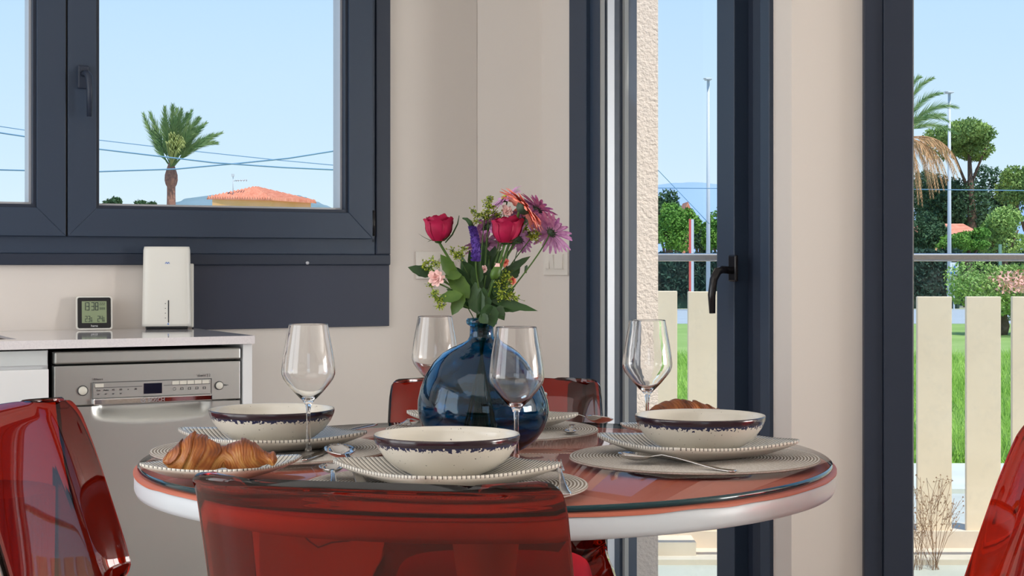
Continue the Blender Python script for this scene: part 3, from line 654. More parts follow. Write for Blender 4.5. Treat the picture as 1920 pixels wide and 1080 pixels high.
# hills
def hills(name, prof, Y, m, label, seed):
    k = Y/FPX; cx = (prof[0][0]+prof[-1][0])/2
    xs = np.linspace(prof[0][0], prof[-1][0], 90); ys = np.interp(xs, [p[0] for p in prof], [p[1] for p in prof])
    b = MB(); rr = random.Random(seed); rows = []
    for j in range(5):
        v = j/4; rows.append([((x-cx)*k, -300*(1-v), (zat(y+rr.uniform(-1.2,1.2),Y)-GZ)*math.sin(v*PI/2)) for x, y in zip(xs,ys)])
    vs = [p for r in rows for p in r]; n = 90
    b.add(vs, [(j*n+i,j*n+i+1,(j+1)*n+i+1,(j+1)*n+i) for j in range(4) for i in range(n-1)], 0, True)
    o = b.build(name, m, loc=((cx-960)*k,Y,GZ)); tag(o, label, 'hills')
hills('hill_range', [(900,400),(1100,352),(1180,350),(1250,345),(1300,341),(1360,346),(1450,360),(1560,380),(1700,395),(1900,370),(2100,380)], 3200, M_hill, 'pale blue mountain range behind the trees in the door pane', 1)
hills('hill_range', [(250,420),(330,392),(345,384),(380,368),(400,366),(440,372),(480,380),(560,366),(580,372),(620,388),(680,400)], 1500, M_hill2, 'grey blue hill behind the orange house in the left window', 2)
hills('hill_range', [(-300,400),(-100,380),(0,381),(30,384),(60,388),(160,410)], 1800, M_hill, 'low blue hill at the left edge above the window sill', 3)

# ------------------------------------------------------------------ kitchen
FD = .545
cab = thing('base_cabinet', 'white lacquered base cabinet under the worktop, left of the dishwasher', 'cabinet', WP(-.62,0,0), TH)
cw = t_at(93,FD)+.62
b = MB(); b.box((0,-FD+.02,.1),(cw,-.01,.876)); b.build('body', M_cab, cab)
b = MB(); b.box((0,-FD,.1),(cw-.002,-FD+.02,.833)); b.build('door', M_cab, cab, bevel=.0015)
b = MB(); b.box((0,-FD+.006,.842),(cw-.004,-FD+.02,.876)); b.build('grip_rail', M_cabr, cab)
b = MB(); b.box((0,-FD+.06,0),(cw,-.05,.1)); b.build('toe_kick', M_cabr, cab)
CT = .901
t0c, t1c = -.64, t_at(478,.562)
ct = thing('worktop', 'white quartz worktop over the dishwasher and cabinet', 'worktop', WP(0,0,.881), TH)
b = MB(); s0, s1, d0, d1 = -.5, -.045, -.47, -.10
b.box((t0c,-.562,0),(t1c,d0,.02)); b.box((t0c,d1,0),(t1c,-.001,.02)); b.box((t0c,d0,0),(s0,d1,.02)); b.box((s1,d0,0),(t1c,d1,.02)); b.build('slab', M_quartz, ct)
sk = thing('sink', 'steel sink set in the worktop at the left edge of the picture', 'sink', WP(s0,0,.70), TH)
b = MB(); W_ = s1-s0; b.box((.0,d0,0),(W_,d1,.004)); b.box((0,d0,0),(.004,d1,.196)); b.box((W_-.004,d0,0),(W_,d1,.196)); b.box((0,d0,0),(W_,d0+.004,.196)); b.box((0,d1-.004,0),(W_,d1,.196)); b.build('basin', M_sink, sk)
b = MB(); b.lathe([(0,.006),(.03,.006),(.032,.004)], 20, c=(W_/2,(d0+d1)/2,0)); b.build('drain', M_chrome, sk)
sp0 = t_at(455,FD); sp1 = t_at(470,FD)+.003
b = MB(); b.box((0,-FD-.003,0),(sp1-sp0,-.005,.88)); tag(b.build('end_panel', M_cab, loc=WP(sp0,0,0), rz=TH, bevel=.001), 'white end panel right of the dishwasher', 'panel')
# dishwasher
T0 = t_at(100,FD); T1 = t_at(452,FD); DWW = T1-T0
dwm = thing('dishwasher', 'stainless steel slimline dishwasher with control panel under the worktop', 'dishwasher', WP(T0,0,0), TH)
b = MB(); b.box((0.003,-FD+.035,.02),(DWW-.003,-.02,.87)); b.build('body', M_black, dwm)
b = MB(); b.box((.002,-FD-.004,.843),(DWW-.002,-FD+.03,.872)); b.build('top_strip', M_steel, dwm, bevel=.004)
b = MB(); fx0, fx1 = t_at(173,FD)-T0, t_at(396,FD)-T0
b.box((0.002,-FD,.745),(DWW-.002,-FD+.03,.839)); cp = b.build('control_panel', M_steel, dwm, bevel=.002)
b = MB(); b.box((fx0,-FD-.003,.761),(fx1,-FD,.798)); b.build('control_fascia', M_steel, cp, bevel=.001)
b = MB(); b.box((fx0,-FD-.012,.745),(fx1,-FD,.7605)); b.build('chrome_trim', M_chrome, cp, bevel=.003)
b = MB(); dx0, dx1 = t_at(269,FD)-T0, t_at(303,FD)-T0; b.box((dx0,-FD-.004,.767),(dx1,-FD-.002,.792)); b.build('display', M_disp, cp)
MT = lambda x, z, y=-FD-.0035: Matrix.Translation((x,y,z)) @ Matrix.Rotation(PI/2,4,'X')
for kx, r, nm in ((t_at(155,FD)-T0,.0112,'power_knob'),(t_at(411,FD)-T0,.0098,'start_knob')):
    b = MB(); b.lathe([(0,.006),(r*.75,.006),(r*.9,.004),(r*.92,0)], 28); b.lathe([(r*.95,0),(r*.95,.002),(r*1.1,.002),(r*1.1,0)], 28, mi=1)
    o = b.build(nm, [M_btn,M_steeltxt], cp, loc=(kx,-FD,.780)); o.rotation_euler = (PI/2,0,0)
bx0 = fx1-.098
for i in range(5):
    b = MB(); b.box((bx0+i*.0185,-FD-.0045,.7865),(bx0+i*.0185+.017,-FD-.002,.795)); b.build('button', M_btn, cp, bevel=.0006)
b = MB(); b.box((fx0+.006,-FD-.0045,.7865),(fx0+.026,-FD-.002,.795)); b.build('button', M_btn, cp, bevel=.0006)
b = MB(); b.box((fx0+.006,-FD-.0042,.785),(dx0-.004,-FD-.003,.786)); b.box((dx1+.004,-FD-.0042,.785),(fx1-.004,-FD-.003,.786))
for q in [(fx0,fx1,.7975,.7985)]: b.box((q[0],-FD-.0042,q[2]),(q[1],-FD-.003,q[3]))
b.box((fx0,-FD-.0042,.745),(fx0+.001,-FD-.003,.798)); b.box((fx1-.001,-FD-.0042,.745),(fx1,-FD-.003,.798))
text_into(b, 'Silence', .0075, MT(fx0+.014,.8035)); text_into(b, 'Serie | 2', .009, MT(fx1-.018,.8035)); text_into(b, 'Start', .006, MT(t_at(423,FD)-T0,.779))
for i, s_ in enumerate(['Eco','Auto','\u25ad','o','x','~']): text_into(b, s_ if i < 2 else ['45','60','x','30'][i-2] , .0062, MT(fx0+.014+i*.0175,.7775))
for i, s_ in enumerate(['50','65','45','70','','']):
    if s_: text_into(b, s_+'\u00b0', .0042, MT(fx0+.014+i*.0175,.7685))
# simple pictograms under the right buttons
for i in range(5):
    xx = bx0+i*.0185+.006
    for q in range(10):
        a = 2*PI*q/10; 
        if i in (0,): b.box((xx+.0035*math.cos(a)-.0004,-FD-.0042,.776+.0035*math.sin(a)-.0004),(xx+.0035*math.cos(a)+.0004,-FD-.003,.776+.0035*math.sin(a)+.0004))
    if i: 
        for (a0,a1,c0,c1) in ((-.003,.003,-.003,-.0024),(-.003,.003,.0024,.003),(-.003,-.0024,-.003,.003),(.0024,.003,-.003,.003)): b.box((xx+a0,-FD-.0042,.776+c0),(xx+a1,-FD-.003,.776+c1))
b.build('printed_lettering', M_steeltxt, cp)
b = MB(); text_into(b, 'BOSCH', .0125, MT((dx0+dx1)/2+.006,.7484,-FD-.0125), 0, .0008)
for q in range(24):
    a = 2*PI*q/24; xx, zz_ = (dx0+dx1)/2-.026+.0052*math.cos(a), .7528+.0052*math.sin(a); b.box((xx-.0006,-FD-.0135,zz_-.0006),(xx+.0006,-FD-.012,zz_+.0006))
xx = (dx0+dx1)/2-.026; b.box((xx-.003,-FD-.0135,.7523),(xx+.003,-FD-.012,.7533)); b.box((xx-.003,-FD-.0135,.750),(xx-.002,-FD-.012,.7556)); b.box((xx+.002,-FD-.0135,.750),(xx+.003,-FD-.012,.7556))
b.build('raised_logo', mat('logo_grey', (170,172,178), .3, metal=.6, bump=(60,.02)), cp)
def dwdoor(u, v):
    x = .002+(DWW-.004)*u; z = .742-(.742-.12)*v; y = -FD
    hx = (x-fx0)/(fx1-fx0)
    if 0 < hx < 1:
        zb = .742-(.030+.018*math.sin(PI*hx)**.6)
        if z > zb: q = (z-zb)/(.742-zb); y += .013*(q*q*(3-2*q))**1.1*min(1,hx*12,(1-hx)*12)
    return (x,y,z)
def dwd2(u,v): return dwdoor(u, v*v*.9+.1*v)
b = MB(); b.grid(120, 110, dwd2); b.box((.002,-FD+.03,.12),(DWW-.002,-FD+.036,.742)); b.box((.002,-FD,.12),(.004,-FD+.03,.742)); b.box((DWW-.004,-FD,.12),(DWW-.002,-FD+.03,.742)); b.build('door', M_steel, dwm)
# weather station
tcx = t_at(176,.05)
cl = thing('weather_station', 'small black and white digital clock thermometer leaning by the wall on the worktop', 'clock', WP(tcx,.055,CT), TH-.18)
S = MB(); hh = .090; ww = .047; tilt = math.radians(12)
def lean(x, y, z): return (x, y+z*math.sin(tilt)*.9, z*math.cos(tilt)+.002)
def rrect(mb, x0, x1, z0, z1, r, y0, y1, mi=0, f=lean):
    pts = []
    for cx_, cz_, a0 in ((x1-r,z1-r,0),(x0+r,z1-r,90),(x0+r,z0+r,180),(x1-r,z0+r,270)):
        for k in range(6): a = math.radians(a0+18*k); pts.append((cx_+r*math.cos(a), cz_+r*math.sin(a)))
    n = len(pts); vs = [f(p[0],y0,p[1]) for p in pts]+[f(p[0],y1,p[1]) for p in pts]
    mb.add(vs, [tuple(range(n)), tuple(range(2*n-1,n-1,-1))]+[(i,i+n,(i+1)%n+n,(i+1)%n) for i in range(n)], mi)
rrect(S, -ww, ww, 0, hh, .008, -.004, .016); S.build('case', M_white, cl, fixn=True)
b = MB(); rrect(b, -ww+.004, ww-.004, .004, hh-.003, .005, -.006, -.003); b.build('bezel', M_black, cl, fixn=True)
b = MB(); rrect(b, -.032, .032, .018, .077, .001, -.0068, -.005); lcd = b.build('screen', M_lcd, cl, fixn=True)
b = MB()
SEG = {'1':'bc','2':'abged','3':'abgcd','4':'fgbc','8':'abcdefg','0':'abcdef'}
def seg7(ch, x, z, w_, h, t):
    q = {'a':((0,h-t),(w_,h)),'g':((0,h/2-t/2),(w_,h/2+t/2)),'d':((0,0),(w_,t)),'f':((0,h/2),(t,h)),'b':((w_-t,h/2),(w_,h)),'e':((0,0),(t,h/2)),'c':((w_-t,0),(w_,h/2))}
    for s_ in SEG[ch]:
        (a0,c0),(a1,c1) = q[s_]; vs = [lean(x+a,-.0072,z+c) for a,c in ((a0,c0),(a1,c0),(a1,c1),(a0,c1))]; b.add(vs, [(0,1,2,3)])
for ch, x in zip('1338', (-.030,-.0205,-.0075,.0025)): seg7(ch, x, .052, .0082, .022, .0019)
for ch, x in zip('23', (-.024,-.0165)): seg7(ch, x, .021, .006, .016, .0014)
for ch, x in zip('24', (.008,.0155)): seg7(ch, x, .021, .006, .016, .0014)
for x in (-.009,.023): seg7('8', x, .021, .0035, .006, .001); seg7('0', x, .029, .003, .004, .0008)
for x in (.014,.019,.024): seg7('2', x, .066, .0035, .007, .0008); seg7('8', x, .054, .0035, .006, .0008)
b.build('digits', M_lcdt, lcd)
b = MB(); Mx = Matrix.Translation(lean(0,-.0068,.0075)) @ Matrix.Rotation(PI/2-tilt*.0,4,'X'); text_into(b, 'hama', .0085, Mx); b.build('logo', M_txtw, cl)
# router
rt = thing('wifi_router', 'tall white wifi router standing on the worktop beside the digital clock', 'router', WP(t_at(312,.06),.065,CT), TH-.30)
b = MB()
def rbody(u, v):
    a = 2*PI*u; n = 5.0; c, s_ = math.cos(a), math.sin(a); q = (abs(c)**n+abs(s_)**n)**(-1/n)
    zz = .008+.216*v; sx = .066-.004*v; sy = .030-.003*v
    if v > .985: sx -= .002; sy -= .002
    return (sx*q*c, sy*q*s_, zz)
b.grid(72, 24, rbody, closeu=True); n0 = 72*23; b.f.append(tuple(range(n0,n0+72))); b.m.append(0); b.sm.append(False); b.f.append(tuple(range(71,-1,-1))); b.m.append(0); b.sm.append(False)
b.build('body', M_white, rt)
b = MB(); b.box((-.056,-.024,0),(.056,.024,.009)); b.build('foot', M_black, rt, bevel=.003)
b = MB(); b.box((.045,.012,.003),(.0715,.032,.178)); b.build('back_cover', M_white, rt, bevel=.003)
b = MB(); b.box((.0035,-.0306,.018),(.0065,-.0285,.079)); sl_ = b.build('led_slot', M_black, rt, bevel=.001)
b = MB()
b.grid(30, 2, lambda u,v: (-.004+.012*u, -.0292, .1765+.0022*v*1.0+.0048*(1-abs(((u*2)%1)*2-1)**.8)*(1 if u<.98 else .6)))
b.box((.0025,-.0308,.013),(.006,-.0298,.0165)); b.build('logo', M_blue, rt)
b = MB()
for q in range(4): b.box((-.0045,-.0303,.030+.013*q),(-.002,-.0296,.0318+.013*q))
b.build('led_icons', M_steeltxt, rt)
# switches
def switch(name, label, loc, rz, rock):
    t = thing(name, label, 'switch', loc, rz); b = MB(); b.box((0,-.008,0),(.145,0,.082)); b.build('plate', M_whites, t, bevel=.0015)
    b = MB(); b.box((.018,-.0095,.018),(.127,-.0078,.064)); b.build('inner_frame', M_whites, t)
    for x0, x1, tl in rock:
        b = MB(); b.add([(x0,-.0095,.02),(x1,-.0095,.02),(x1,-.0095,.062),(x0,-.0095,.062),(x0,-.0125-tl,.02),(x1,-.0125-tl,.02),(x1,-.0145+tl,.062),(x0,-.0145+tl,.062)],
            [(0,3,2,1),(4,5,6,7),(0,1,5,4),(2,3,7,6),(1,2,6,5),(3,0,4,7)]); b.build('rocker', M_whites, t)
switch('light_switch', 'white switch plate on wall left of the flowers, partly hidden by them', WP(t_at(779),0,zat(523,4.65)), TH, [(.021,.045,0),(.047,.07,0),(.075,.124,0)])
switch('light_switch', 'white switch plate with three rockers beside the dark door frame', tuple(B_+V*s_at(1023)+Vector((0,0,zat(516,4.69)))), DA, [(.021,.045,.003),(.047,.07,-.001),(.078,.124,.002)])
# cord + ribbed bin
q = [WP(t_at(x),.02,zat(y,4.5)) for x,y in [(560,990),(575,1008),(592,1021),(618,1014),(650,1014),(678,1000),(705,980)]]
q = [p+V*.0 for p in q]; c = q[0]; b = MB(); b.tube([p-c for p in q], .0022, 6); tag(b.build('power_cord', M_cord, loc=c), 'thin black cord hanging loosely on the wall under the table', 'cord')
rb = thing('ribbed_bin', 'beige vertically ribbed bin on the floor at the bottom left corner', 'bin', (-1.05,3.05,0))
b = MB(); n = 120
def rib(u, v): a = 2*PI*u; r = .125+.012*v+.004*abs(math.sin(30*a/1)); return (r*math.cos(a), r*math.sin(a), .63*v)
b.grid(480, 3, rib, closeu=True); b.build('body', M_ribb, rb)
b = MB(); b.lathe([(0,.631),(.136,.631),(.139,.625)], 40); b.build('lid', M_ribb, rb)

# ------------------------------------------------------------------ table
TX, TY, TR, TZ = -.042, 2.538, .556, .765
tb = thing('dining_table', 'round white pedestal dining table with coral film under a glass top', 'table', (TX,TY,0))
b = MB(); zt = TZ-.012; r1 = TR+.004; b.lathe([(0,zt-.034),(r1-.012,zt-.034),(r1-.003,zt-.031),(r1,zt-.024),(r1,zt-.004),(r1-.003,zt),(0,zt)], 128); b.build('tabletop', M_ttop, tb)
b = MB()
def film(u, v):
    a = 2*PI*u; last = v > .99
    r = (TR+.0052+.0006*noise.noise(Vector((math.cos(a)*9,math.sin(a)*9,0))))*min(1, v/.9)
    return (r*math.cos(a), r*math.sin(a), zt+.0018-((.0042+.0028*noise.noise(Vector((math.cos(a)*7,math.sin(a)*7,3)))) if last else 0))
b.grid(256, 12, film, closeu=True); b.build('coral_film', M_coral, tb)
b = MB(); g0 = zt+.003; b.lathe([(0,g0),(TR-.004,g0),(TR-.001,g0+.002),(TR-.001,TZ-.002),(TR-.004,TZ),(0,TZ)], 160, mi=[1,2,2,2,0]); b.build('glass_top', [M_glasst,arch_glass('under_glass',(255,255,255),0),M_glasse], tb)
b = MB(); b.lathe([(0,0),(.27,0),(.27,.012),(.2,.03),(.09,.06),(.05,.12),(.042,.3),(.045,.55),(.06,.66),(.1,.71),(.13,zt-.034),(0,zt-.034)], 64); b.build('pedestal', M_ttop, tb)

# chairs
def chair(label, x, y, facing, z=0, first=None):
    """facing: direction the sitter looks, angle from +x"""
    if first:
        t = copy_tree(first); t.location = (x,y,z); t.rotation_euler = (0,0,facing-PI/2); t['label'] = label; return t
    t = thing('dining_chair', label, 'chair', (x,y,z), facing-PI/2, 'transparent red chairs around the table')
    prof = [(.225,.428),(.222,.440),(.205,.452),(.12,.452),(0,.444),(-.11,.440),(-.165,.447),(-.195,.470),(-.207,.505),(-.222,.56),(-.248,.64),(-.275,.72),(-.300,.785),(-.311,.806),(-.323,.820),(-.336,.828)]
    def cr_(i, f, a):
        p = [prof[max(0,min(len(prof)-1,i+k))][a] for k in (-1,0,1,2)]
        return .5*((2*p[1])+(-p[0]+p[2])*f+(2*p[0]-5*p[1]+4*p[2]-p[3])*f*f+(-p[0]+3*p[1]-3*p[2]+p[3])*f**3)
    def pt(u, v):
        w_ = v*(len(prof)-1); i = min(int(w_), len(prof)-2); f = w_-i; Y = cr_(i,f,0); Z = cr_(i,f,1)
        h = .232 if v > .5 else .232
        h = .229-.010*max(0,(v-.5)*2)
        ss = u*2-1
        # rounded corners top & front
        if v > .93: q = (v-.93)/.07; h -= .028*(1-math.sqrt(max(0,1-q*q)))
        if v < .1: q = (.1-v)/.1; h -= .05*(1-math.sqrt(max(0,1-q*q)))
        X = ss*h
        ed = max(0,(abs(ss)-.62)/.38)
        bw = min(1,max(0,(v-.42)/.14))
        # sides wrap forward along the back, lift on the seat
        Y += (.034*ed**2+.014*ss*ss)*bw
        Z += (.045*ed**2)*(1-bw)*min(1,max(0,v/.25))
        return Vector((X,Y,Z))
    b = MB(); b.grid(41, 100, pt); o = b.build('shell', M_chair, t)
    so = o.modifiers.new('thick', 'SOLIDIFY'); so.thickness = .009; so.offset = 0
    bv = o.modifiers.new('round', 'BEVEL'); bv.width = .003; bv.segments = 3; bv.limit_method = 'ANGLE'; bv.angle_limit = 1.0
    for sx in (-1,1):
        for fy, by in ((.17,.215),(-.17,-.245)):
            b = MB(); b.tube([(sx*.175,fy,.438),(sx*.19,(fy+by)/2,.25),(sx*.205,by,0)], [.021,.017,.013], 14); b.build('leg', M_chair, t)
    return t
ch0 = chair('transparent red chair nearest the camera, its back in front of the table', -.103, 2.066, math.radians(78))
ch1 = chair('transparent red chair at the left edge, in front of the dishwasher', -.575, 2.62, math.radians(-8), 0, ch0)
ch2 = chair('transparent red chair at the far side of the table behind the vase', -.035, 3.03, math.radians(-90), 0, ch0)
ch3 = chair('transparent red chair cut off by the right edge of the picture', 0.540, 2.32, math.radians(174), 0, ch0)
for z_ in (): pass
def cush(u, v):
    a = 2*PI*u; n = 4; q = (abs(math.cos(a))**n+abs(math.sin(a))**n)**(-1/n); ph = (v-.5)*PI
    r = .19*math.cos(ph)**.35 if abs(v-.5) < .499 else 0
    return (r*q*math.cos(a), r*q*math.sin(a), .022+.022*math.sin(ph))
b = MB(); b.grid(64, 21, cush, closeu=True); tag(b.build('seat_cushion', M_cush, loc=(-.035,3.04,.452)), 'bright red seat cushion on the far chair, seen through the near chair', 'cushion')

# ------------------------------------------------------------------ place settings
def placemat(label, x, y):
    b = MB(); pr = [(0,0),(.2,0),(.2,.002)]; nr = 38
    for i in range(nr*4, -1, -1):
        r = .2*i/(nr*4); pr.append((r, .0022+.0014*abs(math.sin(PI*i/4))))
    b.lathe(pr, 72, mi=[0,0]+[1 if (nr*4-i)%4 in (0,3) else 0 for i in range(nr*4+1)]); return tag(b.build('placemat', [M_mat_, M_mat2], loc=(x,y,TZ)), label, 'placemat', 'round woven placemats')
def plate_mesh(a=.125, h=1.0):
    b = MB(); n = 96; nr = 22
    def Rr(phi): return a*(abs(math.cos(phi))**9+abs(math.sin(phi))**9)**(-1/9)
    def top(u, v):
        p = 2*PI*u; R0 = Rr(p); zz = .006*h+.020*h*max(0,(v-.45)/.55)**1.5*(R0/a)**.9; return (R0*v*math.cos(p), R0*v*math.sin(p), zz)
    def bot(u, v):
        v = 1-v; p = 2*PI*u; R0 = Rr(p); zz = 0.0 if v < .5 else .020*h*((v-.5)/.5)**1.4*(R0/a)**.9; return (R0*v*math.cos(p), R0*v*math.sin(p), zz+ (0.0015 if v > .98 else 0))
    b.grid(n, nr, top, 0, closeu=True); b.grid(n, nr, bot, 1, closeu=True)
    o1 = (nr-1)*n; o2 = nr*n
    for i in range(n): b.f.append((o1+i, o1+(i+1)%n, o2+(i+1)%n, o2+i)); b.m.append(0); b.sm.append(True)
    return b
PM = plate_mesh().build('dinner_plate', [M_plate,M_stone], fixn=True)
def plate(label, x, y, ang, z):
    global PM
    if PM is not None and 'label' not in PM: o = PM
    else: o = PM.copy(); COL.objects.link(o)
    o.location = (x,y,z); o.rotation_euler = (0,0,math.radians(ang)); return tag(o, label, 'plate', 'square lined dinner plates')
def bowl_mesh():
    b = MB(); outer = [(0,.001),(.044,.001),(.046,0),(.049,.001),(.052,.004),(.072,.013),(.088,.026),(.098,.040),(.1035,.052),(.1045,.058)]
    inner = [(.1035,.0600),(.1015,.0595),(.0995,.052),(.0935,.038),(.082,.024),(.064,.013),(.04,.008),(0,.007)]
    pr = outer+inner; b.lathe(pr, 96, mi=[0]*(len(outer))+[1]*(len(inner)-1)); return b
BM = bowl_mesh().build('bowl', [M_bowl,M_stone], fixn=True)
def bowl(label, x, y, z):
    if 'label' not in BM: o = BM
    else: o = BM.copy(); COL.objects.link(o)
    o.location = (x,y,z); o.rotation_euler = (0,0,R_.uniform(0,6)); return tag(o, label, 'bowl', 'speckled bowls with dark blue rims')
SET = [('front', -.093, 2.185, 36, 'nearest the camera'), ('right', .296, 2.493, 28, 'at the right of the table'), ('left', -.402, 2.60, 36, 'at the left of the table, before the dishwasher'), ('far', -.038, 2.915, 36, 'behind the blue vase')]
for nm, x, y, a, wh in SET:
    placemat('round white woven placemat '+wh, x+(.0 if nm != 'right' else -.004), y); plate('square cream plate with fine dark lines '+wh, x, y, a, TZ+.0037); bowl('speckled cream bowl with dark blue rim '+wh, x+(.006 if nm == 'right' else 0), y+(.03 if nm == 'front' else 0), TZ+.0098)
# side plates (smaller)
SP = plate_mesh(.092, .8).build('side_plate', [M_plate,M_stone], loc=(-.425,2.277,TZ+.0005), rz=math.radians(-20), fixn=True)
tag(SP, 'small square lined plate under the croissant at the left table edge', 'plate', 'small square side plates')
o = SP.copy(); COL.objects.link(o); o.location = (.315,2.79,TZ+.0005); o.rotation_euler = (0,0,math.radians(40)); tag(o, 'small square lined plate under the croissant behind the right bowl', 'plate', 'small square side plates')
# croissants
def croissant(label, loc, rz, sc_=1.0, seed=0, sym=False):
    nu, nv = 220, 72; L = .165; rr = random.Random(seed)
    b = MB(); bake = []
    vs = []
    for j in range(nu):
        s_ = j/(nu-1); x = (s_-.5)*L
        # spine: gentle crescent towards -y at the ends
        y0 = -.030*(2*s_-1)**2+.012
        if sym: env = .034*math.sin(PI*s_)**.6
        else:
            env = .0345*math.exp(-((s_-.27)/.20)**2)+.0245*math.exp(-((s_-.70)/.17)**2)+.0065*math.exp(-((s_-.965)/.035)**2)+.004
            env *= min(1, (s_/.05)**.5 if s_ > 0 else 0, ((1-s_)/.03)**.5 if s_ < 1 else 0)
        for i in range(nv):
            a = 2*PI*i/nv
            # layered steps that spiral round the roll
            ph = abs(s_-.52)*9.0+.75*math.sin(a*1.0-.4)+.35*noise.noise(Vector((s_*6,math.cos(a),math.sin(a)+seed)))
            st = 1-(ph % 1.0); step = (st**.6)*.17
            fine = .014*math.sin(ph*2*PI*4+2*noise.noise(Vector((s_*20,a,seed))))+.05*noise.noise(Vector((s_*14,math.cos(a)*2,math.sin(a)*2+seed)))
            r = env*(.88+step+fine); yy = y0+r*math.cos(a)*1.05; zz = r*math.sin(a)*.98
            vs.append((x, yy, max(zz+.0, -.021*1.0*min(1,env/.03)) ))
            up = max(0,math.sin(a)); bake.append(max(0,min(1,.28+.35*up+.30*st+.25*noise.noise(Vector((s_*9,math.cos(a)*1.5,math.sin(a)*1.5+seed*3)))-.22*abs(math.sin(ph*2*PI*2+3*noise.noise(Vector((s_*8,a*1.3,seed))))))))
    fs = [(j*nv+i, j*nv+(i+1)%nv, (j+1)*nv+(i+1)%nv, (j+1)*nv+i) for j in range(nu-1) for i in range(nv)]
    zmin = min(v[2] for v in vs); vs = [(v[0]*sc_,v[1]*sc_,(v[2]-zmin)*sc_) for v in vs]
    b.add(vs, fs, 0, True); b.f.append(tuple(range(nv))[::-1]); b.m.append(0); b.sm.append(True); b.f.append(tuple((nu-1)*nv+i for i in range(nv))); b.m.append(0); b.sm.append(True)
    o = b.build('croissant', M_crust, loc=loc, rz=rz); at = o.data.attributes.new('bake', 'FLOAT', 'POINT'); at.data.foreach_set('value', bake)
    return tag(o, label, 'croissant')
croissant('golden croissant with two humps on the small plate at the left table edge', (-.425,2.272,TZ+.0055), math.radians(4), 1.0, 1)
croissant('golden croissant on the small plate behind the right bowl', (.306,2.79,TZ+.0055), math.radians(24), 1.12, 2, True)
# cutlery
def strip(mb, sec, th=.0016):
    """sec: list of (x, halfwidth, z, dish) cross sections -> solid strip"""
    K = 7; n = len(sec); vs = []
    for side in (0,1):
        for x, hw, z, ds in sec:
            for k in range(K):
                q = k/(K-1)*2-1; vs.append((x, q*hw, z-ds*(1-q*q)-side*th))
    fs = []
    for j in range(n-1):
        for k in range(K-1):
            fs.append((j*K+k, j*K+k+1, (j+1)*K+k+1, (j+1)*K+k)); o = n*K; fs.append((o+j*K+k, o+(j+1)*K+k, o+(j+1)*K+k+1, o+j*K+k+1))
        o = n*K; fs.append((j*K, (j+1)*K, o+(j+1)*K, o+j*K)); fs.append((j*K+K-1, o+j*K+K-1, o+(j+1)*K+K-1, (j+1)*K+K-1))
    o = n*K; fs.append(tuple([k for k in range(K)]+[o+k for k in range(K-1,-1,-1)])); e_ = (n-1)*K; fs.append(tuple([e_+k for k in range(K-1,-1,-1)]+[o+e_+k for k in range(K)]))
    mb.add(vs, fs, 0, True)
HANDLE = [(.062,.0035,.011,0),(.075,.003,.014,0),(.10,.0032,.012,0),(.14,.0048,.006,0),(.17,.0068,.002,0),(.188,.0085,.002,0),(.193,.0080,.002,0),(.196,.005,.002,0)]
def spoon_mb():
    b = MB(); sec = []
    for i in range(15):
        q = i/14; hw = .0205*math.sin(PI*min(1,q*.93+.035))**.62*(1-.12*q) ; sec.append((q*.058, max(hw,.003), .010+.0*q, .009*math.sin(PI*q)**.8))
    strip(b, sec+[(.0595,.0036,.0105,0)]+HANDLE); return b
def fork_mb():
    b = MB()
    for k in range(4):
        y = (k-1.5)*.0062; sec = [(0,.0006,.013,0),(.006,.0013,.0095,0),(.02,.0016,.006,0),(.035,.0018,.005,0),(.046,.0022,.0055,0)]
        m = MB(); strip(m, sec, .0016); b.add([(v[0],v[1]+y,v[2]) for v in m.v], m.f, 0, True)
    strip(b, [(.044,.0115,.0055,.001),(.054,.011,.007,.001),(.060,.007,.009,0),(.064,.0038,.0115,0)]+HANDLE[1:]); return b
def knife_mb():
    b = MB(); strip(b, [(0,.001,.004,0),(.008,.006,.004,0),(.03,.0088,.004,0),(.08,.009,.004,0),(.1,.007,.004,0),(.105,.005,.004,0),(.15,.006,.004,0),(.195,.0085,.004,0),(.205,.006,.004,0)], .0022); return b
def cutlery(name, label, mbf, tip, end, cat, s=1.0, roll=0):
    tip = Vector(tip); end = Vector(end); d = (end-tip).normalized()
    o = mbf().build(name, M_cut, fixn=True); o.scale = (s,s,s)
    q = d.to_track_quat('X','Z'); o.rotation_mode = 'QUATERNION'; o.rotation_quaternion = q @ Matrix.Rotation(roll,3,'X').to_quaternion(); o.location = tip
    return tag(o, label, cat)
Z1 = TZ+.0045
cutlery('spoon', 'steel spoon on the front of the right placemat, bowl tipped against plate', spoon_mb, (.166,2.405,Z1+.006), (.354,2.285,Z1-.002), 'spoon')
cutlery('spoon', 'large steel spoon left of the front plate, its bowl towards the vase', spoon_mb, (-.268,2.36,Z1+.022), (-.205,2.15,Z1-.001), 'spoon', 1.2)
cutlery('spoon', 'second steel spoon tucked under the left corner of the front plate', spoon_mb, (-.262,2.25,Z1+.010), (-.235,2.06,Z1-.001), 'spoon', .95)
cutlery('spoon', 'steel spoon right of the far plate, its bowl in front of the far chair', spoon_mb, (.188,2.955,Z1+.004), (.05,3.08,Z1-.002), 'spoon', 1.05, .3)
cutlery('spoon', 'small steel spoon pointing at the camera between far plate and big spoon', spoon_mb, (.104,2.79,Z1), (.115,2.95,Z1+.004), 'spoon', .72)
cutlery('fork', 'steel fork left of the far plate beside the blue vase', fork_mb, (-.208,2.86,Z1+.002), (-.175,3.05,Z1), 'fork')
cutlery('fork', 'steel fork leaning at the right corner of the front plate', fork_mb, (.062,2.25,Z1+.012), (.072,2.06,Z1-.001), 'fork', .95)
cutlery('table_knife', 'steel knife lying behind the left bowl on the coral table', knife_mb, (-.262,3.0,TZ), (-.335,2.80,TZ), 'knife')
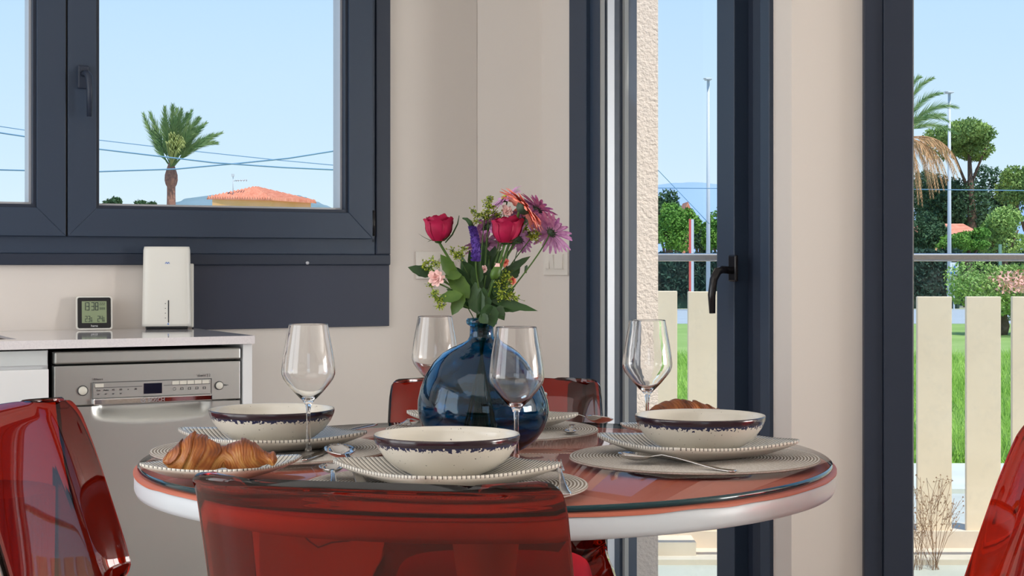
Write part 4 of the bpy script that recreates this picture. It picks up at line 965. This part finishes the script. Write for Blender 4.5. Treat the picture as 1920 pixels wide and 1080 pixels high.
cutlery('table_knife', 'steel knife handle showing between front spoon and left placemat', knife_mb, (-.325,2.41,Z1), (-.290,2.60,Z1), 'knife', .9)

# wine glasses
def wine():
    b = MB(); out = [(0,0),(.035,0),(.0362,.001),(.036,.002),(.025,.0032),(.012,.0055),(.006,.010),(.0042,.02),(.0034,.045),(.0034,.070),(.0042,.082),(.007,.0885),(.014,.0955),(.024,.106),(.034,.118),(.040,.1265),(.0428,.134),(.0432,.140),(.042,.152),(.039,.172),(.0352,.193),(.0316,.2125),(.0313,.2140),(.0312,.2145)]
    inn = [(.0309,.2149),(.0306,.2145),(.0305,.2140),(.0308,.2125),(.0340,.193),(.0378,.172),(.0408,.152),(.0419,.140),(.0415,.1345),(.0387,.1275),(.0325,.1192),(.0225,.1078),(.0125,.0985),(.005,.0945),(0,.0938)]
    b.lathe(out+inn, 72); return b
WG = None
for lb, x, y in [('wine glass standing left, in front of the left bowl', -.328, 2.50), ('wine glass standing before the right side of the blue vase', .0066, 2.385), ('wine glass standing behind the left shoulder of the blue vase', -.143, 2.88), ('wine glass standing right, in front of the stucco pillar and door', .234, 2.684)]:
    if WG is None: WG = o = wine().build('wine_glass', M_clear, fixn=True)
    else: o = WG.copy(); COL.objects.link(o)
    o.location = (x,y,TZ+.0002); tag(o, 'clear '+lb, 'glass', 'clear wine glasses')

# vase
VX, VY = -.050, 2.56
def lathe_prof(pts): return pts
vo = [(0,.006),(.03,.004),(.045,0),(.060,.003),(.073,.010),(.088,.0225),(.100,.040),(.1065,.058),(.1085,.072),(.107,.088),(.101,.108),(.091,.130),(.078,.150),(.064,.1645),(.050,.1735),(.034,.1805),(.0235,.186),(.0200,.1925),(.0195,.209),(.0215,.2105),(.0250,.2125),(.0258,.2165),(.0250,.221),(.0225,.2225)]
vi = [(.0190,.2225),(.0172,.219),(.0165,.209),(.0168,.1925),(.0205,.1835),(.032,.1765),(.047,.1700),(.061,.161),(.075,.147),(.0875,.1275),(.0975,.106),(.1032,.087),(.1045,.072),(.1025,.058),(.096,.042),(.084,.027),(.068,.016),(.045,.0095),(0,.012)]
def leanv(q):
    z = q[2]; w_ = math.sin(PI*min(1,z/.18)); dx = .007*w_*(1 if z < .11 else -1)*abs((z-.11)/.11)*1.2
    return (q[0]+dx, q[1], z)
b = MB(); b.lathe(vo+vi, 96, fn=leanv)
tag(b.build('vase', M_vase, loc=(VX,VY,TZ+.0002), fixn=True), 'squat blue glass bottle vase in the middle of the table', 'vase')

# ------------------------------------------------------------------ flowers (each stem a thing, standing in the vase)
FY = VY
def F(x, y, dy=0): return P(x, y, FY+dy)
neck = F(900, 612); 
def thing_at(name, label, cat, base, group=None): return thing(name, label, cat, base, 0, group)
def bez(p0, p1, p2, p3, n=14):
    out = []
    for i in range(n+1):
        t = i/n; out.append(p0*(1-t)**3+p1*3*t*(1-t)**2+p2*3*t*t*(1-t)+p3*t**3)
    return out
fl_i = [0]
def stem_to(t, head, r=.0017, curve=None, m=M_stem, ctrl=None):
    """stem from inside the vase through the neck to the head (world coordinates); parts are local to t"""
    i = fl_i[0]; fl_i[0] += 1; a = i*2.4; rr = .011*math.sqrt((i%7+.5)/7)
    nk = Vector((VX+rr*math.cos(a), VY+rr*math.sin(a), TZ+.205)); base = Vector((VX-(nk.x-VX)*3.2, VY-(nk.y-VY)*3.2, TZ+.022))
    t.location = base
    c2 = ctrl if ctrl is not None else nk.lerp(head,.55)+Vector((0,0,.02))
    pts = [base, base.lerp(nk,.5)]+bez(nk, nk+(nk-base)*.16, c2, head)
    b = MB(); b.tube([p-base for p in pts], r, 6); b.build('stem', m, t); return base, pts
def leaf(mb, p, d, L, W, nrm=Vector((0,-1,.3)), bend=.2, mi=0, serr=True):
    d = d.normalized(); s_ = d.cross(nrm)
    if s_.length < .05: s_ = d.cross(Vector((0,0,1)))
    s_.normalize(); nn = s_.cross(d).normalized(); n = 9; vs = []
    for i in range(n):
        q = i/(n-1); wdt = W*math.sin(PI*q**.8)**.85*(1+.06*(-1)**i*(1 if serr else 0)); c = p+d*L*q-nn*bend*L*q*q
        vs += [c-s_*wdt+nn*wdt*.25, c, c+s_*wdt+nn*wdt*.25]
    mb.add(vs, [(3*i+k,3*i+k+1,3*i+4+k,3*i+3+k) for i in range(n-1) for k in (0,1)], mi, True)
def petal_ring(mb, c, nrm, n, L, W, cup, r0=.003, jit=.1, layers=1, rr=None, mi=0):
    nrm = nrm.normalized(); a_ = nrm.cross(Vector((0,0,1)));
    if a_.length < .1: a_ = nrm.cross(Vector((1,0,0)))
    a_.normalize(); b_ = nrm.cross(a_); rr = rr or R_
    for l in range(layers):
        for k in range(n):
            an = 2*PI*(k+.5*l+rr.uniform(-jit,jit))/n; d = a_*math.cos(an)+b_*math.sin(an); LL = L*rr.uniform(.85,1.08)*(1-.12*l); cu = cup+rr.uniform(-.12,.12)+.15*l
            dd = (d+nrm*cu).normalized(); tt = d.cross(nrm).normalized(); vs = []; m_ = 6
            for i in range(m_):
                q = i/(m_-1); wdt = W*(.35+.65*math.sin(PI*min(1,q*.72+.1)))*(1 if q < .95 else .55); cc = c+d*r0+dd*LL*q-nrm*LL*.18*q*q
                vs += [cc-tt*wdt, cc+nrm*wdt*.25, cc+tt*wdt]
            mb.add([v for v in vs], [(3*i+k2,3*i+k2+1,3*i+4+k2,3*i+3+k2) for i in range(m_-1) for k2 in (0,1)], mi, True)
def loc_build(mb, name, m, t, base, fixn=False):
    mb.v = [tuple(Vector(v)-base) for v in mb.v]; return mb.build(name, m, t)
def rose(label, x, y, wpx, hpx, dy, ctrl=None, tilt=0):
    k = FY/FPX; head = F(x, y+hpx*.5, dy); t = thing_at('rose', label, 'rose', (0,0,0)); base, pts = stem_to(t, head, .0023, ctrl=ctrl)
    R0 = wpx/2*k; H = hpx*k; b = MB(); rr = random.Random(int(x))
    # spiralling cupped petals
    for l, (n, rs, hs2, op) in enumerate([(3,.42,1.0,.05),(4,.64,1.0,.1),(5,.86,.97,.18),(5,1.0,.88,.3)]):
        for kk in range(n):
            a0 = 2*PI*kk/n+l*.7; sp_ = 2*PI/n*1.25; nu, nv = 9, 8; vs = []
            for j in range(nv):
                q = j/(nv-1)
                for i in range(nu):
                    u = i/(nu-1)*2-1; an = a0+u*sp_*.5
                    rad = R0*rs*(math.sin(PI*min(.5,.10+.62*q))**.8)*(1-.10*max(0,q-.6))*(1+.10*u*u)+ (op*R0*.9*(q**6)*(1-.5*u*u)) + .0005*l
                    zz = H*(hs2-.05*((kk*7+l*3)%3))*q*(1-.16*u*u*q)+.0016*math.sin(u*6+kk*2+l)*q**3
                    vs.append(head+Vector((rad*math.cos(an)+tilt*zz, rad*math.sin(an), zz)))
            b.add(vs, [(j*nu+i,j*nu+i+1,(j+1)*nu+i+1,(j+1)*nu+i) for j in range(nv-1) for i in range(nu-1)], 0, True)
    loc_build(b, 'petals', M_rose, t, base)
    b = MB(); b.lathe([(0,-.004),(.005,-.003),(.0075,.001),(.006,.004),(0,.005)], 12, c=head)
    for kk in range(5):
        an = 2*PI*kk/5+.3; d = Vector((math.cos(an),math.sin(an)*.7,.25 if kk%2 else -.1)); leaf(b, head, d, .022+.006*(kk%3), .003, Vector((0,0,1)), .4 if kk%2 else -.5, serr=False)
    loc_build(b, 'sepals', M_leaf, t, base); return t, base, pts
t, base, pts = rose('crimson rose bud on the left of the bouquet', 822, 427, 44, 50, -.03, ctrl=F(850,500,-.02))
# sepal strand and leaves of the left rose
b = MB(); b.tube([F(835,455,-.03),F(848,440,-.03),F(858,420,-.03),F(861,404,-.03)], [.001,.0014,.0012,.0005], 5); loc_build(b, 'sepal_strand', M_leaf, t, base)
def leaves(t, base, lst, m=M_leafl, seed=0, name='leaf'):
    rr = random.Random(seed)
    for (x0,y0,x1,y1,W,dy) in lst:
        p0, p1 = F(x0,y0,dy), F(x1,y1,dy+rr.uniform(-.01,.01)); b = MB(); leaf(b, p0, p1-p0, (p1-p0).length*1.03, W*FY/FPX/2, Vector((rr.uniform(-.3,.3),-1,rr.uniform(-.2,.5))), rr.uniform(-.1,.2)); loc_build(b, name, m, t, base)
leaves(t, base, [(852,520,826,478,26,-.035),(880,560,836,500,32,-.03),(868,552,820,562,24,-.04),(870,548,846,590,26,-.035),(866,515,832,520,18,-.035)], seed=1)
t, base, pts = rose('crimson rose on the right below the coral gerbera', 947, 430, 48, 50, -.035, ctrl=F(930,520,-.03), tilt=.12)
leaves(t, base, [(905,600,935,520,34,-.02),(930,560,942,535,26,-.02),(945,455,976,456,6,-.03)], m=M_leaf, seed=2)
# extra thorny stem of the right rose (thick light stem)
gb = thing_at('gerbera', 'large coral gerbera tilted to the upper right of the bouquet', 'flower', (0,0,0)); head = F(983,388,-.02); nrm = Vector((.68,.12,.62)); base, pts = stem_to(gb, head-nrm*.012, .0024, ctrl=F(955,470,-.02))
b = MB(); petal_ring(b, head, nrm, 24, .045, .0048, -.02, .004, .15, 2); loc_build(b, 'petals', M_coralf, gb, base)
b = MB(); M3 = nrm.normalized().to_track_quat('Z','Y').to_matrix().to_4x4(); M3.translation = head-nrm.normalized()*.013
tmp = MB(); tmp.lathe([(0,0),(.004,0),(.010,.004),(.0125,.010),(.013,.014),(.0,.015)], 20); b.add([M3@Vector(v) for v in tmp.v], tmp.f, 0, True); loc_build(b, 'calyx', M_dkcal, gb, base)
daisies = [(947,372,(-.55,-.1,.75),36,.03,'topmost purple daisy, left of the coral gerbera'),(1008,392,(.55,.3,.75),46,.03,'purple daisy just behind the right side of the gerbera'),(1034,436,(.5,.6,.45),44,-.01,'purple daisy at the far right, its back turned to the camera'),
    (983,412,(-.1,.5,.75),38,.035,'purple daisy under the gerbera petals'),(912,424,(-.5,.3,.5),34,.03,'purple daisy between the spike and the right rose'),(908,460,(-.2,.5,.6),38,.035,'purple daisy behind the purple spike'),(972,448,(.3,.5,.4),30,.02,'small purple daisy right below the right rose')]
for x, y, n_, rpx, dy, lb in daisies:
    t = thing_at('daisy', lb, 'flower', (0,0,0)); head = F(x,y,dy); nrm = Vector(n_).normalized(); base, pts = stem_to(t, head-nrm*.006, .0012, ctrl=(F(1010,490,dy) if x > 1020 else None))
    b = MB(); petal_ring(b, head, nrm, 19, rpx*FY/FPX, .0034, .1, .003, .25, 2); loc_build(b, 'petals', M_purp, t, base)
    b = MB(); M3 = nrm.to_track_quat('Z','Y').to_matrix().to_4x4(); M3.translation = head-nrm*.006; tmp = MB(); tmp.lathe([(0,0),(.003,0),(.0065,.003),(.007,.006),(0,.007)], 14); b.add([M3@Vector(v) for v in tmp.v], tmp.f, 0, True)
    rr = random.Random(int(x))
    for q in range(12):
        a = 2*PI*q/12; e_ = M3@Vector((.012*math.cos(a),.012*math.sin(a),.008)); s0_ = M3@Vector((.005*math.cos(a),.005*math.sin(a),.003)); b.tube([s0_,e_], [.0012,.0004], 4)
    loc_build(b, 'calyx', M_dkcal, t, base)
    b = MB(); tmp = MB(); tmp.lathe([(0,.012),(.005,.0105),(.006,.008),(0,.007)], 14); b.add([M3@Vector(v) for v in tmp.v], tmp.f, 0, True); loc_build(b, 'disc', M_lime, t, base)
# veronica spike
t = thing_at('veronica_spike', 'drooping purple flower spike with a green tip left of the right rose', 'flower', (0,0,0)); base, pts = stem_to(t, F(892,490,-.04), .0015, ctrl=F(894,540,-.03))
b = MB(); sp1_ = [F(892,490,-.04),F(893,470,-.04),F(891,450,-.04),F(888,436,-.04),F(885,425,-.04)]; b.tube(sp1_, [.0055,.0065,.006,.005,.0045], 10)
rr = random.Random(2)
for q in range(420):
    u = rr.random()*3.98; i = int(u); c = sp1_[i].lerp(sp1_[i+1],u-i); a = rr.uniform(0,2*PI); r = .0062*(1-.07*u); p = c+Vector((math.cos(a)*r,math.sin(a)*r,0)); s_ = .0016
    b.add([p+Vector((-s_,0,0)),p+Vector((s_,0,0)),p+Vector((math.cos(a)*.003,math.sin(a)*.003,s_*1.4))], [(0,1,2)])
loc_build(b, 'florets', M_spike, t, base)
b = MB(); b.tube([F(885,426,-.04),F(881,417,-.04),F(875,411,-.04),F(867,409,-.04)], [.0045,.0042,.003,.001], 10); loc_build(b, 'green_tip', M_leaf, t, base)
# carnation + buds
def carnation(label, x, y, rpx, dy, m=M_pink, name='carnation'):
    t = thing_at(name, label, 'flower', (0,0,0)); head = F(x,y,dy); base, pts = stem_to(t, head+Vector((.004,0,-.01)), .0014); b = MB(); rr = random.Random(int(x)); k = FY/FPX
    for q in range(7):
        nrm = Vector((rr.uniform(-.6,.5),-.8+.1*q,rr.uniform(-.3,.6))); petal_ring(b, head+Vector((rr.uniform(-1,1),rr.uniform(-.3,.3),rr.uniform(-1,1)))*rpx*k*.25, nrm, 7, rpx*k*(.95-.07*q), rpx*k*.26, .25+.2*q, .001, .3, 1, rr)
    loc_build(b, 'petals', m, t, base)
carnation('pale pink ruffled carnation low on the left of the bouquet', 820, 521, 17, -.045)
carnation('small peach flower deep in the bouquet right of centre', 946, 492, 9, .0, M_coralf, 'small_flower')
carnation('small peach flower low on the right side of the bouquet', 961, 525, 9, .01, M_coralf, 'small_flower')
carnation('pale cream pink flower behind the gerbera calyx', 952, 396, 12, .01, M_pink, 'small_flower')
carnation('small pale bloom in the shaded middle of the bouquet', 907, 505, 8, -.02, M_pink, 'small_flower')
t = thing_at('flower_bud', 'closed green bud with pink tip in front of the right leaves', 'bud', (0,0,0)); head = F(926,524,-.045); base, pts = stem_to(t, head, .0016, ctrl=F(912,560,-.04))
b = MB(); b.lathe([(0,0),(.005,.001),(.0082,.007),(.008,.014),(.0055,.020),(.003,.0215)], 14, c=head, fn=lambda q: (q[0]+.25*(q[2]-head.z), q[1], q[2])); loc_build(b, 'sepals', M_leafl, t, base)
b = MB(); b.lathe([(.004,.016),(.0045,.021),(.003,.026),(0,.027)], 12, c=head, fn=lambda q: (q[0]+.25*(q[2]-head.z), q[1], q[2])); loc_build(b, 'petal_tip', M_pink, t, base)
# lady's mantle sprigs
sprigs = [('left of the carnation, in front of the switch', [(800,492),(812,488),(806,502),(795,500),(818,496)], -.03),('hanging below the carnation at the lower left', [(808,535),(812,552),(818,560),(826,562),(822,575),(830,572),(815,548)], -.04),
    ('highest yellow green sprig at the top left', [(917,376),(913,384),(922,386),(918,372)], .0),('wide yellow green sprig left of the gerbera', [(888,396),(895,405),(905,402),(915,408),(925,398),(935,404),(892,414),(912,396)], .0),
    ('by the left rose stem', [(848,470),(858,474),(865,478),(870,466),(856,482)], -.01),('right of the right rose', [(990,436),(1000,440),(1008,438),(1003,447),(985,430),(995,445)], .0),
    ('at the lower right under the peach flower', [(942,528),(948,520),(945,540),(955,532),(950,512)], -.01),('lowest on the right above the vase', [(947,558),(957,556),(965,562),(952,566),(962,552),(970,560)], -.015),('middle right between bud and dark leaves', [(938,548),(934,534),(940,560)], -.03)]
for nm, pts_, dy in sprigs:
    cx_ = sum(p[0] for p in pts_)/len(pts_); cy_ = sum(p[1] for p in pts_)/len(pts_); t = thing_at('lime_sprig', 'yellow green flower sprig '+nm, 'sprig', (0,0,0)); hd = F(cx_,cy_+6,dy); base, q_ = stem_to(t, hd, .0009)
    b = MB(); bs = MB(); rr = random.Random(int(cx_))
    for x, y in pts_:
        c = F(x,y,dy+rr.uniform(-.01,.01)); bs.tube([hd,c], .0006, 4)
        for q in range(26):
            p = c+Vector((rr.gauss(0,.0036),rr.gauss(0,.0036),rr.gauss(0,.0032))); bs.tube([c,p], .0003, 3, cap=False); s_ = .0017
            for z in range(2):
                d1 = Vector((rr.uniform(-1,1),rr.uniform(-1,1),rr.uniform(-1,1))).normalized()*s_; d2 = Vector((rr.uniform(-1,1),rr.uniform(-1,1),rr.uniform(-1,1))).normalized()*s_; b.add([p-d1,p-d2,p+d1,p+d2], [(0,1,2,3)])
    o = loc_build(b, 'florets', M_lime, t, base); o['kind'] = 'stuff'; loc_build(bs, 'stalks', M_stem, t, base)
# leafy greens
greens = [('low left pointing leaf beside the carnation', (808,515), [(812,516,766,501,22,-.02)], M_leaf),
 ('dark leaves in the centre left below the spike', (870,520), [(885,545,845,498,26,-.01),(893,560,868,500,30,-.01),(880,575,858,515,28,-.0),(890,520,870,490,20,.0),(895,560,845,512,24,.01)], M_leaf),
 ('dark upright leaves in the middle of the bouquet', (895,530), [(897,590,890,530,34,-.03),(905,590,908,540,30,-.03),(900,550,886,500,22,-.02),(905,545,915,495,26,.0),(900,530,896,488,18,-.03)], M_leaf),
 ('dark frilled foliage behind the rose stems', (918,480), [(915,520,905,460,30,.02),(920,520,928,462,30,.02),(912,500,900,470,24,.02),(925,510,940,470,20,.02),(905,520,888,482,20,.03)], M_leaf),
 ('broad dark leaves low in front of the vase neck', (920,590), [(912,570,926,612,34,-.04),(908,585,930,596,34,-.04),(925,580,945,592,28,-.03),(900,590,915,606,20,-.04)], M_leaf),
 ('long dark leaf reaching right above the vase', (960,570), [(915,562,1006,583,18,-.02),(925,566,975,580,26,-.02),(925,570,945,600,24,-.01)], M_leaf),
 ('dark serrated leaves at the left heart of the bouquet', (880,510), [(890,560,862,480,24,.02),(886,550,852,505,26,.03),(895,540,880,470,22,.03),(888,580,840,540,24,.02)], M_leaf),
 ('shaded leaves behind the bud', (930,520), [(925,570,950,500,30,.03),(920,560,930,480,30,.03),(925,560,965,540,24,.03),(915,560,908,470,28,.04)], M_leaf),
 ('pointed dark leaves at the right side', (965,500), [(945,515,992,480,16,.0),(948,520,975,500,26,.01),(950,500,972,518,26,.01)], M_leaf)]
for nm, hd, ls, m in greens:
    t = thing_at('greenery_sprig', 'green leafy stem with '+nm, 'foliage', (0,0,0)); base, q_ = stem_to(t, F(hd[0],hd[1],ls[0][5]), .0014); leaves(t, base, ls, m, seed=int(hd[0]))
# bare thin twig stems at the right
t = thing_at('thin_twig', 'bare dark twigs between the right rose and the right daisy', 'twig', (0,0,0)); base, q_ = stem_to(t, F(952,470,.0), .001, m=M_dkcal)
b = MB(); b.tube([F(940,540,0),F(950,500,0),F(953,470,0)], .0007, 4); b.tube([F(945,540,0),F(962,500,0),F(970,470,0)], .0007, 4); b.tube([F(985,512,-.005),F(987,500,-.005),F(988,497,-.005)], [.002,.003,.0005], 5); loc_build(b, 'side_twigs', M_dkcal, t, base)
